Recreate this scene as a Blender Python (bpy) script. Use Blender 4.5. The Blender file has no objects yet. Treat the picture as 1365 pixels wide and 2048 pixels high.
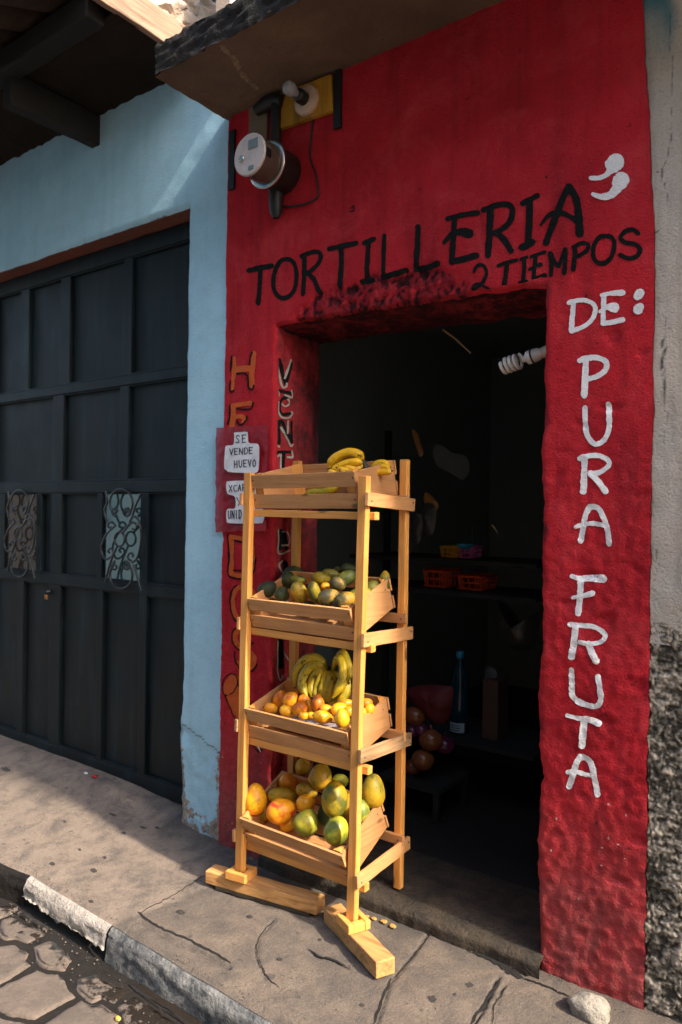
import bpy, math, random
from mathutils import Vector, Matrix, noise
random.seed(7)
PI = math.pi
# ---------------------------------------------------------------- camera calibration
FOC, YAW, ROLL, CH, CD, CX = 1490.0, math.radians(36.6), math.radians(.8), 1.45, 2.22, 2.264
CAM = Vector((CX, -CD, CH))
FW = Vector((-math.sin(YAW), math.cos(YAW), 0)); RT = Vector((math.cos(YAW), math.sin(YAW), 0)); UP = Vector((0, 0, 1))
def ray(px, py):
    u, v = px-682.5, -(py-1024); c, s = math.cos(ROLL), math.sin(ROLL)
    return FW*FOC + RT*(u*c-v*s) + UP*(u*s+v*c)
def P(px, py, y=0.):                      # photo pixel -> point of the plane at depth y
    d = ray(px, py); return CAM + d*((y+CD)/d.y)
def PX(px, py, x):
    d = ray(px, py); return CAM + d*((x-CX)/d.x)
def PZ(px, py, z):
    d = ray(px, py); return CAM + d*((z-CH)/d.z)
def depth(p): return (p-CAM).dot(FW)

# ---------------------------------------------------------------- small maths
def N(x, y, z=0., s=1.): return noise.noise(Vector((x*s, y*s, z*s)))
def FB(x, y, z, s, o=3):
    r, a = 0., 1.
    for i in range(o):
        r += a*noise.noise(Vector((x*s+7.3*i, y*s, z*s))); a *= .5; s *= 2.1
    return r
def sm(a, b, x):
    t = max(0., min(1., (x-a)/(b-a))); return t*t*(3-2*t)
def segd(px, py, a, b):
    vx, vy = b[0]-a[0], b[1]-a[1]; L = vx*vx+vy*vy or 1e-9
    t = max(0., min(1., ((px-a[0])*vx+(py-a[1])*vy)/L))
    return math.hypot(px-a[0]-t*vx, py-a[1]-t*vy)
def pold(px, py, pl): return min(segd(px, py, pl[i], pl[i+1]) for i in range(len(pl)-1))
def catmull(pts, n=6, closed=False):
    pts = [Vector(p) for p in pts]
    if len(pts) < 3 and not closed:
        return [pts[0].lerp(pts[1], i/n) for i in range(n+1)]
    out = []; m = len(pts); rng = m if closed else m-1
    for i in range(rng):
        if closed: p0, p1, p2, p3 = pts[i-1], pts[i], pts[(i+1) % m], pts[(i+2) % m]
        else: p0, p1, p2, p3 = pts[max(i-1, 0)], pts[i], pts[i+1], pts[min(i+2, m-1)]
        for k in range(n):
            t = k/n
            out.append(.5*((2*p1)+(p2-p0)*t+(2*p0-5*p1+4*p2-p3)*t*t+(3*p1-p0-3*p2+p3)*t**3))
    out.append(pts[0].copy() if closed else pts[-1].copy())
    return out

# ---------------------------------------------------------------- object helpers
COL = bpy.context.scene.collection
WORLDLOC = {}
def tag(o, label=None, cat=None, group=None, kind=None):
    if label: o['label'] = label
    if cat: o['category'] = cat
    if group: o['group'] = group
    if kind: o['kind'] = kind
    return o
def empty(name, loc, label, cat, group=None):
    o = bpy.data.objects.new(name, None); COL.objects.link(o); o.location = loc; o.empty_display_size = .05
    WORLDLOC[o] = Vector(loc); return tag(o, label, cat, group)
class MB:
    def __init__(s): s.v = []; s.f = []; s.sm = []; s.d = []; s.mi = []; s.cur = 0
    def add(s, vs, fs, smooth=False, d=None):
        b = len(s.v); s.v += [Vector(v) for v in vs]
        for f in fs: s.f.append([b+i for i in f]); s.sm.append(smooth); s.mi.append(s.cur)
        s.d += (d if d else [(0., 0., 0.)]*len(vs)); return s
    def box(s, c, size, rot=None):
        hx, hy, hz = size[0]/2, size[1]/2, size[2]/2; c = Vector(c)
        vs = [Vector((x*hx, y*hy, z*hz)) for x in (-1, 1) for y in (-1, 1) for z in (-1, 1)]
        if rot: vs = [rot @ v for v in vs]
        return s.add([c+v for v in vs], [(0, 1, 3, 2), (4, 6, 7, 5), (0, 4, 5, 1), (2, 3, 7, 6), (0, 2, 6, 4), (1, 5, 7, 3)])
    def span(s, a, b): return s.box([(a[i]+b[i])/2 for i in range(3)], [abs(b[i]-a[i]) for i in range(3)])
    def beam(s, a, b, w, h, side=Vector((1, 0, 0)), n=1, wob=0.):     # rectangular bar from a to b
        a, b = Vector(a), Vector(b); d = (b-a).normalized(); side = (side-d*side.dot(d)).normalized(); up = d.cross(side)
        vs = []; fs = []
        for i in range(n+1):
            c = a.lerp(b, i/n) + (side*N(i*.9, a.x*9, a.z*3)+up*N(i*.7, a.y*9, 5))*wob
            vs += [c+side*x*w/2+up*y*h/2 for x, y in ((-1, -1), (1, -1), (1, 1), (-1, 1))]
        for i in range(n):
            for k in range(4): q = i*4; fs.append((q+k, q+(k+1) % 4, q+4+(k+1) % 4, q+4+k))
        fs += [(3, 2, 1, 0), tuple(n*4+k for k in range(4))]
        return s.add(vs, fs)
    def tube(s, pts, r, seg=10, caps=True, flat=1.):
        pts = [Vector(p) for p in pts]; n = len(pts); rs = r if isinstance(r, (list, tuple)) else [r]*n
        vs = []; fs = []; ref = None
        for i, p in enumerate(pts):
            t = (pts[min(i+1, n-1)]-pts[max(i-1, 0)]).normalized()
            if ref is None: ref = Vector((0, 0, 1)) if abs(t.z) < .9 else Vector((1, 0, 0))
            u = (ref-t*ref.dot(t)).normalized(); ref = u; w = t.cross(u)
            vs += [p+(u*math.cos(2*PI*k/seg)+w*math.sin(2*PI*k/seg)*flat)*rs[i] for k in range(seg)]
        for i in range(n-1):
            for k in range(seg): fs.append((i*seg+k, i*seg+(k+1) % seg, (i+1)*seg+(k+1) % seg, (i+1)*seg+k))
        s.add(vs, fs, True)
        if caps:
            s.add([v.copy() for v in vs[:seg]], [tuple(range(seg-1, -1, -1))]); s.add([v.copy() for v in vs[-seg:]], [tuple(range(seg))])
        return s
    def lathe(s, o, ax, prof, seg=28):                 # prof: (distance along axis, radius)
        o, ax = Vector(o), Vector(ax).normalized(); return s.tube([o+ax*a for a, _ in prof], [max(r, 1e-4) for _, r in prof], seg)
    def ell(s, c, ax, la, lb, lc=None, seg=22, rings=14, fn=None, side=None):
        c, ax = Vector(c), Vector(ax).normalized(); lc = lc or lb
        u = side or (Vector((0, 0, 1)) if abs(ax.z) < .9 else Vector((0, -1, 0))); u = (u-ax*u.dot(ax)).normalized(); w = ax.cross(u)
        vs = []; fs = []
        for i in range(rings+1):
            th = PI*i/rings; a, r = -math.cos(th), math.sin(th)
            for k in range(seg):
                ph = 2*PI*k/seg; q = Vector((a, r*math.cos(ph), r*math.sin(ph)))
                if fn: q = fn(q)
                vs.append(c+ax*q.x*la+u*q.y*lb+w*q.z*lc)
        for i in range(rings):
            for k in range(seg): fs.append((i*seg+k, (i+1)*seg+k, (i+1)*seg+(k+1) % seg, i*seg+(k+1) % seg))
        return s.add(vs, fs, True)
    def build(s, name, mat, parent=None, bevel=0., seg=2, weld=0.):
        off = WORLDLOC.get(parent, Vector()) if parent else Vector()
        me = bpy.data.meshes.new(name); me.from_pydata([v-off for v in s.v], [], s.f); me.update()
        me.polygons.foreach_set('use_smooth', s.sm); me.polygons.foreach_set('material_index', s.mi)
        for m in (mat if isinstance(mat, list) else [mat]): me.materials.append(m)
        if any(d != (0., 0., 0.) for d in s.d):
            at = me.color_attributes.new('dirt', 'FLOAT_COLOR', 'POINT')
            at.data.foreach_set('color', [q for d in s.d for q in (d[0], d[1], d[2], 1.)])
        o = bpy.data.objects.new(name, me); COL.objects.link(o)
        if parent: o.parent = parent
        WORLDLOC[o] = off
        if bevel:
            b = o.modifiers.new('bevel', 'BEVEL'); b.width = bevel; b.segments = seg; b.limit_method = 'ANGLE'; b.angle_limit = .6
        return o
def sheet(mb, us, vs, fn, skip=None, flip=False):
    nu, nv = len(us), len(vs); pos = []; dd = []
    for v in vs:
        for u in us:
            r = fn(u, v); pos.append(r[:3]); dd.append(r[3] if len(r) > 3 else (0., 0., 0.))
    fs = []
    for j in range(nv-1):
        for i in range(nu-1):
            if skip and skip((us[i]+us[i+1])/2, (vs[j]+vs[j+1])/2): continue
            a = j*nu+i; q = (a, a+1, a+nu+1, a+nu); fs.append(q[::-1] if flip else q)
    mb.add(pos, fs, True, dd)
def rng(a, b, st): n = max(1, round((b-a)/st)); return [a+(b-a)*i/n for i in range(n+1)]
def grid(stops, st):
    out = [stops[0]]
    for a, b in zip(stops, stops[1:]): out += rng(a, b, st)[1:]
    return out

# ---------------------------------------------------------------- materials
def L(c):       # sRGB 0-255 -> linear
    return tuple((x/255/12.92 if x/255 <= .04045 else ((x/255+.055)/1.055)**2.4) for x in c)
class NT:
    def __init__(s, name):
        s.m = bpy.data.materials.new(name); s.m.use_nodes = True; s.t = s.m.node_tree; s.n = s.t.nodes; s.l = s.t.links
        s.b = s.n['Principled BSDF']; s.out = s.n['Material Output']
    def new(s, t, **kw):
        n = s.n.new(t)
        for k, v in kw.items(): setattr(n, k, v)
        return n
    def link(s, a, b): s.l.new(a, b)
    def coord(s, kind='world', scale=(1, 1, 1), rnd=False):
        src = s.new('ShaderNodeNewGeometry').outputs['Position'] if kind == 'world' else s.new('ShaderNodeTexCoord').outputs['Object']
        if rnd:
            oi = s.new('ShaderNodeObjectInfo'); mu = s.new('ShaderNodeMath', operation='MULTIPLY'); mu.inputs[1].default_value = 37.
            s.link(oi.outputs['Random'], mu.inputs[0]); ad = s.new('ShaderNodeVectorMath', operation='ADD')
            s.link(src, ad.inputs[0]); s.link(mu.outputs[0], ad.inputs[1]); src = ad.outputs[0]
        mp = s.new('ShaderNodeMapping'); mp.inputs['Scale'].default_value = scale; s.link(src, mp.inputs[0]); return mp.outputs[0]
    def noise(s, co, scale, detail=5, rough=.55, dist=0.):
        n = s.new('ShaderNodeTexNoise'); n.inputs['Scale'].default_value = scale; n.inputs['Detail'].default_value = detail
        n.inputs['Roughness'].default_value = rough; n.inputs['Distortion'].default_value = dist; s.link(co, n.inputs['Vector']); return n.outputs['Fac']
    def voro(s, co, scale, out='Distance', feat='F1'):
        n = s.new('ShaderNodeTexVoronoi', feature=feat); n.inputs['Scale'].default_value = scale; s.link(co, n.inputs['Vector']); return n.outputs[out]
    def ramp(s, fac, stops, interp='LINEAR'):
        r = s.new('ShaderNodeValToRGB'); r.color_ramp.interpolation = interp; e = r.color_ramp.elements
        while len(e) < len(stops): e.new(.5)
        for i, (p, c) in enumerate(stops):
            e[i].position = p; c = (c, c, c) if isinstance(c, (int, float)) else c; e[i].color = (*c, 1)
        s.link(fac, r.inputs[0]); return r.outputs[0]
    def mix(s, fac, a, b, mode='MIX'):
        m = s.new('ShaderNodeMix', data_type='RGBA', blend_type=mode)
        for sock, v in ((m.inputs[0], fac), (m.inputs[6], a), (m.inputs[7], b)):
            if isinstance(v, (int, float)): sock.default_value = v
            elif isinstance(v, tuple): sock.default_value = (*v, 1)
            else: s.link(v, sock)
        return m.outputs[2]
    def math(s, op, a, b=0.):
        m = s.new('ShaderNodeMath', operation=op)
        for i, v in enumerate((a, b)):
            if isinstance(v, (int, float)): m.inputs[i].default_value = v
            else: s.link(v, m.inputs[i])
        return m.outputs[0]
    def attr(s, ch=0):
        a = s.new('ShaderNodeAttribute'); a.attribute_name = 'dirt'; sp = s.new('ShaderNodeSeparateColor'); s.link(a.outputs['Color'], sp.inputs[0]); return sp.outputs[ch]
    def bump(s, h, strength, dist, prev=None):
        b = s.new('ShaderNodeBump'); b.inputs['Strength'].default_value = strength; b.inputs['Distance'].default_value = dist
        s.link(h, b.inputs['Height'])
        if prev: s.link(prev, b.inputs['Normal'])
        return b.outputs[0]
    def fin(s, col, rough=.8, nrm=None, spec=.4, **kw):
        if isinstance(col, tuple): s.b.inputs['Base Color'].default_value = (*col, 1)
        else: s.link(col, s.b.inputs['Base Color'])
        if isinstance(rough, (int, float)): s.b.inputs['Roughness'].default_value = rough
        else: s.link(rough, s.b.inputs['Roughness'])
        s.b.inputs['Specular IOR Level'].default_value = spec
        for k, v in kw.items(): s.b.inputs[k.replace('_', ' ')].default_value = v
        if nrm: s.link(nrm, s.b.inputs['Normal'])
        return s.m
M = {}
def plaster(name, c, c2, dirt_shade_col, chipc, dirt=.5, fine=140., bstr=.6, specks=None, rough=.75, chips=0., streak=0., spec=.3):
    t = NT(name); co = t.coord(); big = t.noise(co, 2.2, 6, .6); med = t.noise(co, 14, 6, .65); fi = t.noise(co, fine, 4, .6)
    col = t.mix(t.ramp(big, [(.35, 0.), (.65, 1.)]), c, c2)
    col = t.mix(t.math('MULTIPLY', t.ramp(med, [(.45, 0.), (.72, 1.)]), .35), col, tuple(x*.72 for x in c))
    if streak:
        st = t.noise(t.coord('world', (9, 9, .7)), 1.6, 5, .6)
        col = t.mix(t.math('MULTIPLY', t.ramp(st, [(.5, 0.), (.75, 1.)]), streak), col, dirt_shade_col)
    col = t.mix(t.math('MULTIPLY', t.ramp(fi, [(.3, 1.), (.47, 0.)]), .28), col, dirt_shade_col)
    pit = t.ramp(t.noise(co, 26, 6, .74, .4), [(.31, 1.), (.355, 0.)])
    col = t.mix(t.math('MULTIPLY', pit, dirt), col, dirt_shade_col)
    if specks:
        v = t.new('ShaderNodeTexVoronoi'); v.inputs['Scale'].default_value = 24; v.inputs['Randomness'].default_value = 1; va = t.new('ShaderNodeVectorMath', operation='MULTIPLY_ADD'); nz = t.new('ShaderNodeTexNoise'); nz.inputs['Scale'].default_value = 90; t.link(co, nz.inputs['Vector']); t.link(nz.outputs['Color'], va.inputs[0]); va.inputs[1].default_value = (.012,)*3; t.link(co, va.inputs[2]); t.link(va.outputs[0], v.inputs['Vector'])
        sel = t.math('MULTIPLY', t.math('LESS_THAN', v.outputs['Distance'], .085), t.math('GREATER_THAN', t.ramp(v.outputs['Color'], [(0, 0.), (1, 1.)]), 1-specks))
        sep = t.new('ShaderNodeSeparateXYZ'); t.link(co, sep.inputs[0])
        low = t.ramp(sep.outputs['Z'], [(.45, 1.), (.75, .0)])
        col = t.mix(t.math('MULTIPLY', sel, low), col, (.62, .56, .5))
    hgt = t.math('ADD', t.math('MULTIPLY', med, .55), t.math('MULTIPLY', fi, .75)); hgt = t.math('SUBTRACT', hgt, t.math('MULTIPLY', pit, .25))
    # attribute: R grime and painted shade, G bare patches, B alternative tone
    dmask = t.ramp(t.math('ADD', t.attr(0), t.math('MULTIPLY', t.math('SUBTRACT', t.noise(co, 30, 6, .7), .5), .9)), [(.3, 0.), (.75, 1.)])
    col = t.mix(dmask, col, dirt_shade_col)
    cm = t.ramp(t.math('ADD', t.attr(1), t.math('MULTIPLY', t.math('SUBTRACT', t.noise(co, 18, 6, .7), .5), 1.1)), [(.48, 0.), (.54, 1.)])
    cc = t.mix(t.ramp(t.noise(co, 40, 5, .7), [(.4, 0.), (.62, 1.)]), chipc, tuple(x*.45 for x in chipc))
    if name == 'red_plaster':
        col = t.mix(t.math('MULTIPLY', t.ramp(t.noise(co, 5, 7, .75, .5), [(.5, 0.), (.66, 1.)]), .45), col, (.60, .06, .07))
        col = t.mix(t.math('MULTIPLY', t.attr(1), t.ramp(t.noise(co, 11, 6, .7), [(.3, .8), (.65, 2.6)])), col, (.27, .085, .08))
    if name == 'grey_plaster': col = t.mix(t.attr(2), col, (.02, .16, .22))
    col = t.mix(cm, col, cc); hgt = t.math('SUBTRACT', hgt, t.math('MULTIPLY', cm, .5))
    return t.fin(col, rough, t.bump(hgt, bstr, .006), spec)
RED = L((172, 22, 32)); BLU = (.22, .46, .60)
def build_materials():
    M['red'] = plaster('red_plaster', (.57, .024, .036), (.38, .017, .026), (.045, .010, .013), (.5, .42, .38), 1., specks=.45, bstr=1., streak=.45, spec=.12, rough=.92)
    M['blue'] = plaster('blue_plaster', (.42, .68, .82), (.35, .61, .75), (.12, .19, .22), (.42, .34, .27), .35, bstr=.5, streak=.12)
    M['grey'] = plaster('grey_plaster', (.60, .52, .44), (.42, .39, .35), (.07, .07, .065), (.6, .55, .5), .8, bstr=.8, streak=.3, rough=.9)
    M['lwhite'] = plaster('white_lettering', (.90, .90, .90), (.84, .84, .85), (.5, .42, .42), (.8, .8, .8), .35, bstr=.85, rough=.6)
    M['lblack'] = plaster('black_lettering', (.007, .009, .009), (.009, .011, .011), (.03, .02, .02), (.02, .02, .02), .1, bstr=.85, rough=.9, spec=.12)
    M['lorange'] = plaster('orange_lettering', (.62, .10, .008), (.54, .09, .01), (.15, .03, .01), (.5, .2, .1), .3, bstr=.85, rough=.6)
    M['lcream'] = plaster('cream_lettering', (.45, .42, .36), (.38, .35, .3), (.1, .07, .06), (.5, .4, .3), .4, bstr=.85)
    M['brickred'] = plaster('bare_lintel', (.22, .07, .045), (.16, .06, .045), (.03, .02, .02), (.3, .2, .15), .9, bstr=1.)
    # pebble dash, crevice shade painted into the colour by depth
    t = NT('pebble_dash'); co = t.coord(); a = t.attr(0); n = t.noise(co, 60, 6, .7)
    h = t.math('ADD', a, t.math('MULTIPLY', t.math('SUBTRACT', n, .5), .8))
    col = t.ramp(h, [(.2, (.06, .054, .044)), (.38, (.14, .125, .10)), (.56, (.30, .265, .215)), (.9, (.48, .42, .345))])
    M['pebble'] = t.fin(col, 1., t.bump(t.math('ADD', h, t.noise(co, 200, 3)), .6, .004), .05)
    # concrete slab / underside
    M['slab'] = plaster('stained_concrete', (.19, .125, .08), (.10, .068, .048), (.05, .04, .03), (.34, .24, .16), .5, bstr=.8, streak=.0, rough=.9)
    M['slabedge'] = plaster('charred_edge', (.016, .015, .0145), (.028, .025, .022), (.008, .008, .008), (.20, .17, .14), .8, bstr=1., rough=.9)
    M['pale'] = plaster('sunlit_mortar', (.60, .50, .40), (.5, .4, .32), (.2, .15, .1), (.6, .5, .4), .5, bstr=.8)
    # pavement: B = light slab
    t = NT('pavement_concrete'); co = t.coord(); big = t.noise(co, 1.7, 6, .65, .6); med = t.noise(co, 9, 7, .7, .3); fi = t.noise(co, 110, 4, .6)
    c = t.mix(t.ramp(big, [(.35, 0.), (.65, 1.)]), (.158, .122, .094), (.112, .090, .073)); c = t.mix(t.attr(2), c, (.235, .182, .143))
    c = t.mix(t.math('MULTIPLY', t.ramp(med, [(.44, 0.), (.64, 1.)]), .7), c, (.062, .056, .052))
    c = t.mix(t.math('MULTIPLY', t.ramp(med, [(.3, 1.), (.45, 0.)]), .35), c, (.24, .195, .155))
    c = t.mix(t.math('MULTIPLY', t.ramp(fi, [(.3, 1.), (.46, 0.)]), .45), c, (.07, .06, .055))
    sp = t.ramp(t.noise(co, 19, 3, .5), [(.272, 1.), (.292, 0.)]); c = t.mix(t.math('MULTIPLY', sp, .7), c, (.05, .045, .045))
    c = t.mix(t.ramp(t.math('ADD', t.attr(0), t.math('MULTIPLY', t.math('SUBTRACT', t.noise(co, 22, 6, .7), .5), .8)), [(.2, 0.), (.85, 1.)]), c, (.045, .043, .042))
    fi2 = t.noise(co, 320, 3, .6); c = t.mix(t.math('MULTIPLY', t.ramp(fi2, [(.36, 1.), (.5, 0.)]), .4), c, (.05, .045, .04)); c = t.mix(t.math('MULTIPLY', t.ramp(fi2, [(.55, 0.), (.68, 1.)]), .3), c, (.33, .28, .24))
    h = t.math('ADD', t.math('MULTIPLY', med, .6), t.math('MULTIPLY', fi, .5))
    M['pave'] = t.fin(c, .88, t.bump(h, .9, .007), .3)
    def concrete(name, a, b, d, r=.85, bs=.7):
        t = NT(name); co = t.coord(); c = t.mix(t.ramp(t.noise(co, 12, 7, .7), [(.38, 0.), (.62, 1.)]), a, b)
        fi = t.noise(co, 90, 5, .65); c = t.mix(t.math('MULTIPLY', t.ramp(fi, [(.32, 1.), (.48, 0.)]), .6), c, d)
        return t.fin(c, r, t.bump(t.math('ADD', fi, t.noise(co, 25, 5)), bs, .008), .3)
    M['kerbwhite'] = concrete('white_kerb_paint', (.46, .41, .36), (.36, .32, .28), (.17, .145, .12), bs=1.)
    M['kerbgrey'] = concrete('worn_kerb_paint', (.07, .076, .082), (.24, .235, .225), (.02, .022, .025), bs=1.)
    t = NT('stone_paver'); co = t.coord(); fi = t.noise(co, 90, 5, .65); c = t.mix(t.ramp(t.noise(co, 10, 7, .7), [(.38, 0.), (.62, 1.)]), (.150, .116, .094), (.105, .085, .070))
    c = t.mix(t.math('MULTIPLY', t.ramp(fi, [(.32, 1.), (.48, 0.)]), .6), c, (.075, .062, .053))
    sp = t.new('ShaderNodeSeparateXYZ'); t.link(co, sp.inputs[0]); d = t.math('SUBTRACT', t.math('SUBTRACT', -.633, t.math('MULTIPLY', sp.outputs['X'], .105)), sp.outputs['Y'])
    wet = t.ramp(t.math('ADD', d, t.math('MULTIPLY', t.math('SUBTRACT', t.noise(co, 24, 6, .7), .5), .42)), [(.075, 1.), (.10, 0.)]); wet2 = t.ramp(t.noise(co, 7, 6, .75), [(.28, 1.), (.31, 0.)])
    wet = t.math('MAXIMUM', wet, wet2); c = t.mix(wet, c, (.022, .017, .013))
    M['paver'] = t.fin(c, t.ramp(wet, [(0., .85), (1., .3)]), t.bump(t.math('ADD', fi, t.noise(co, 25, 5)), .5, .006), .3)
    M['wet'] = concrete('wet_gutter', (.010, .008, .0065), (.018, .013, .010), (.007, .006, .005), .85, .5)
    M['ground'] = concrete('street_ground', (.09, .075, .063), (.075, .064, .053), (.06, .05, .045))
    M['threshold'] = concrete('worn_threshold', (.075, .057, .040), (.034, .029, .024), (.012, .011, .010), bs=1.)
    M['grit'] = concrete('loose_grit', (.16, .13, .10), (.08, .066, .055), (.03, .026, .022))
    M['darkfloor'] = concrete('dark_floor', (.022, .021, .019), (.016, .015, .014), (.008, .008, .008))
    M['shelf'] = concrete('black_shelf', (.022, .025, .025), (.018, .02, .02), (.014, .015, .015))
    M['stone'] = concrete('pale_stone', (.36, .325, .275), (.24, .22, .185), (.12, .11, .1), bs=1.)
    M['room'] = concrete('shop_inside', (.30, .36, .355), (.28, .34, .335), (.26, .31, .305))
    M['housewall'] = concrete('far_plaster', (.42, .36, .28), (.38, .33, .26), (.3, .25, .2))
    M['fartl'] = concrete('far_teal_plaster', (.12, .34, .40), (.10, .28, .34), (.08, .2, .25)); M['farbr'] = concrete('far_brown_plaster', (.30, .22, .15), (.26, .19, .13), (.2, .14, .1))
    # wood
    def wood(name, ax, a, b, d, rough=.55, knots=True, sc=1.):
        s = [55*sc]*3; s[ax] = 3.2*sc; t = NT(name); co = t.coord('obj', tuple(s), True); g = t.noise(co, 1., 5, .6, 1.2)
        c = t.ramp(g, [(.3, d), (.46, b), (.62, a)]); big = t.noise(t.coord('obj', (6, 6, 6), True), 1., 4)
        c = t.mix(t.math('MULTIPLY', t.ramp(big, [(.45, 0.), (.7, 1.)]), .5), c, tuple(x*.68 for x in b))
        oi = t.new('ShaderNodeObjectInfo'); hv = t.new('ShaderNodeHueSaturation'); t.link(t.math('ADD', t.math('MULTIPLY', oi.outputs['Random'], .3), .84), hv.inputs['Value']); t.link(c, hv.inputs['Color']); c = hv.outputs[0]
        if knots:
            kn = t.voro(t.coord('obj', tuple(9 if i != ax else 4 for i in range(3)), True), 1.)
            c = t.mix(t.ramp(kn, [(.07, .85), (.12, 0.)]), c, tuple(x*.25 for x in b))
        return t.fin(c, rough, t.bump(g, .35, .002), .4)
    A = ((.74, .35, .085), (.68, .30, .068), (.54, .21, .042))          # varnished yellow posts
    B = ((.56, .285, .115), (.51, .25, .097), (.40, .18, .065))          # browner crate slats
    for i, n in enumerate('xyz'):
        M['post'+n] = wood('pine_post_'+n, i, *A); M['slat'+n] = wood('crate_board_'+n, i, *B)
    M['railgrey'] = wood('weathered_rail', 1, (.44, .26, .13), (.33, .19, .09), (.12, .07, .04), .7)
    M['foot'] = wood('rough_block', 0, (.62, .33, .11), (.5, .25, .085), (.28, .12, .04), .75)
    M['darkwood'] = wood('dark_timber', 0, (.014, .012, .011), (.011, .009, .008), (.006, .006, .005), .8, False)
    M['eave'] = wood('smoky_boards', 0, (.055, .036, .024), (.038, .026, .018), (.016, .012, .010), .85, False, .6)
    M['litwood'] = wood('grey_brown_timber', 1, (.36, .23, .155), (.27, .165, .11), (.09, .055, .04), .8, False, .8)
    M['tile'] = concrete('old_roof_tile', (.06, .034, .022), (.03, .02, .016), (.015, .011, .01))
    # metals, plastics
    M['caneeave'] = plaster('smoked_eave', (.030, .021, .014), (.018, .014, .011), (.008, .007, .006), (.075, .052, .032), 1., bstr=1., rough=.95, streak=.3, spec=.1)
    M['crack'] = concrete('crack_dirt', (.014, .013, .012), (.02, .018, .016), (.008, .008, .008), .95)
    M['spot'] = concrete('pavement_spot', (.05, .045, .042), (.04, .037, .035), (.03, .028, .027), .9)
    def simple(name, c, r=.5, metal=0., spec=.5, bs=0., **kw):
        t = NT(name); co = t.coord(); n = t.noise(co, 25, 5, .6)
        col = t.mix(t.ramp(n, [(.4, 0.), (.7, 1.)]), c, tuple(x*.75 for x in c))
        return t.fin(col, r, t.bump(n, bs, .003) if bs else None, spec, Metallic=metal, **kw)
    t = NT('dark_teal_paint'); co = t.coord(); st = t.noise(t.coord('world', (14, 14, 1.6)), 1., 5, .6); n = t.noise(co, 5, 5, .6)
    c = t.mix(t.ramp(n, [(.35, 0.), (.7, 1.)]), (.0032, .0064, .0078), (.0055, .0115, .0145)); c = t.mix(t.math('MULTIPLY', t.ramp(st, [(.5, 0.), (.8, 1.)]), .6), c, (.017, .042, .054))
    M['door'] = t.fin(c, t.ramp(n, [(.3, .42), (.7, .6)]), t.bump(t.noise(co, 18, 4), .25, .003), .3)
    M['iron'] = simple('black_iron', (.014, .016, .017), .35)
    M['blackplastic'] = simple('black_rubber', (.012, .012, .013), .5, bs=.3)
    M['chrome'] = simple('steel_ring', (.55, .53, .5), .25, 1.)
    M['nail'] = simple('rusty_nail', (.03, .022, .018), .6)
    M['face'] = simple('meter_plate', (.52, .46, .43), .45)
    M['lcd'] = simple('grey_display', (.16, .20, .21), .3)
    M['meterglass'] = simple('smoky_glass', (.11, .075, .06), .12, Alpha=.78)
    M['porcelain'] = simple('aged_porcelain', (.62, .44, .32), .4)
    M['bulb'] = simple('frosted_bulb', (.42, .44, .48), .15, Alpha=.75)
    M['yellowboard'] = plaster('yellow_paint', (.55, .27, .02), (.45, .21, .02), (.06, .03, .01), (.3, .2, .1), .9, bstr=.5, streak=.7)
    M['tanboard'] = plaster('tan_board', (.2, .15, .1), (.15, .11, .08), (.04, .03, .02), (.3, .2, .1), .6)
    M['cfl'] = simple('white_tube', (.75, .73, .68), .3); M['cflbase'] = simple('white_plastic', (.7, .68, .64), .4)
    M['tealmark'] = simple('teal_print', (.05, .35, .33), .5)
    M['socket'] = simple('pale_socket', (.55, .45, .35), .5)
    t = NT('mirror_pane'); co = t.coord(); n = t.noise(co, 7, 3)
    M['pane'] = t.fin((.22, .34, .37), .08, t.bump(n, .05, .01), 1.0, Metallic=.85)  # metallic teal tint added to strengthen the reflections, not clear glass
    t = NT('brown_pane'); M['pane2'] = t.fin((.12, .10, .09), .12, t.bump(t.noise(t.coord(), 9, 3), .3, .01), 1.0, Metallic=.6)
    M['redplastic'] = simple('red_plastic_sleeve', (.34, .012, .022), .3, bs=.5, Alpha=.85)
    M['redlabel'] = simple('bright_red_card', (.45, .01, .015), .4)
    M['paper'] = simple('white_paper', (.74, .76, .80), .6)
    M['ink'] = simple('black_marker', (.02, .02, .025), .6)
    M['clear'] = simple('clear_polythene', (.45, .52, .58), .15, bs=.9, Alpha=.10)
    M['greybag'] = simple('grey_polythene', (.05, .055, .058), .3, bs=.9)
    M['yellowpl'] = simple('yellow_plastic', (.75, .36, .01), .4); M['pinkpl'] = simple('pink_plastic', (.65, .16, .42), .4)
    M['bluepl'] = simple('blue_plastic', (.01, .24, .42), .3); M['orangepl'] = simple('orange_crate_plastic', (.9, .11, .025), .45)
    M['bottle'] = simple('blue_bottle', (.004, .035, .055), .1); M['bottlelabel'] = simple('bottle_label', (.35, .5, .55), .5)
    M['card'] = simple('brown_cardboard', (.07, .038, .024), .8); M['mesh'] = simple('red_net', (.10, .006, .010), .6, bs=.8)
    M['onion'] = simple('onion_skin', (.20, .07, .025), .25); M['purple'] = simple('purple_onion', (.09, .015, .05), .25)
    M['straw'] = simple('pale_stick', (.6, .42, .24), .7); M['chip'] = simple('snack_packet', (.35, .17, .05), .3, bs=.6)
    M['rust'] = simple('brass_lock', (.35, .16, .04), .4, .6)
    M['leaf'] = simple('dry_leaf', (.42, .24, .06), .7); M['stain'] = simple('dark_spot', (.04, .03, .028), .6)
    M['debris'] = simple('yellow_peel', (.75, .42, .08), .5)
    M['oldpaper'] = simple('lilac_newsprint', (.5, .46, .5), .7, bs=.4)
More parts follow.
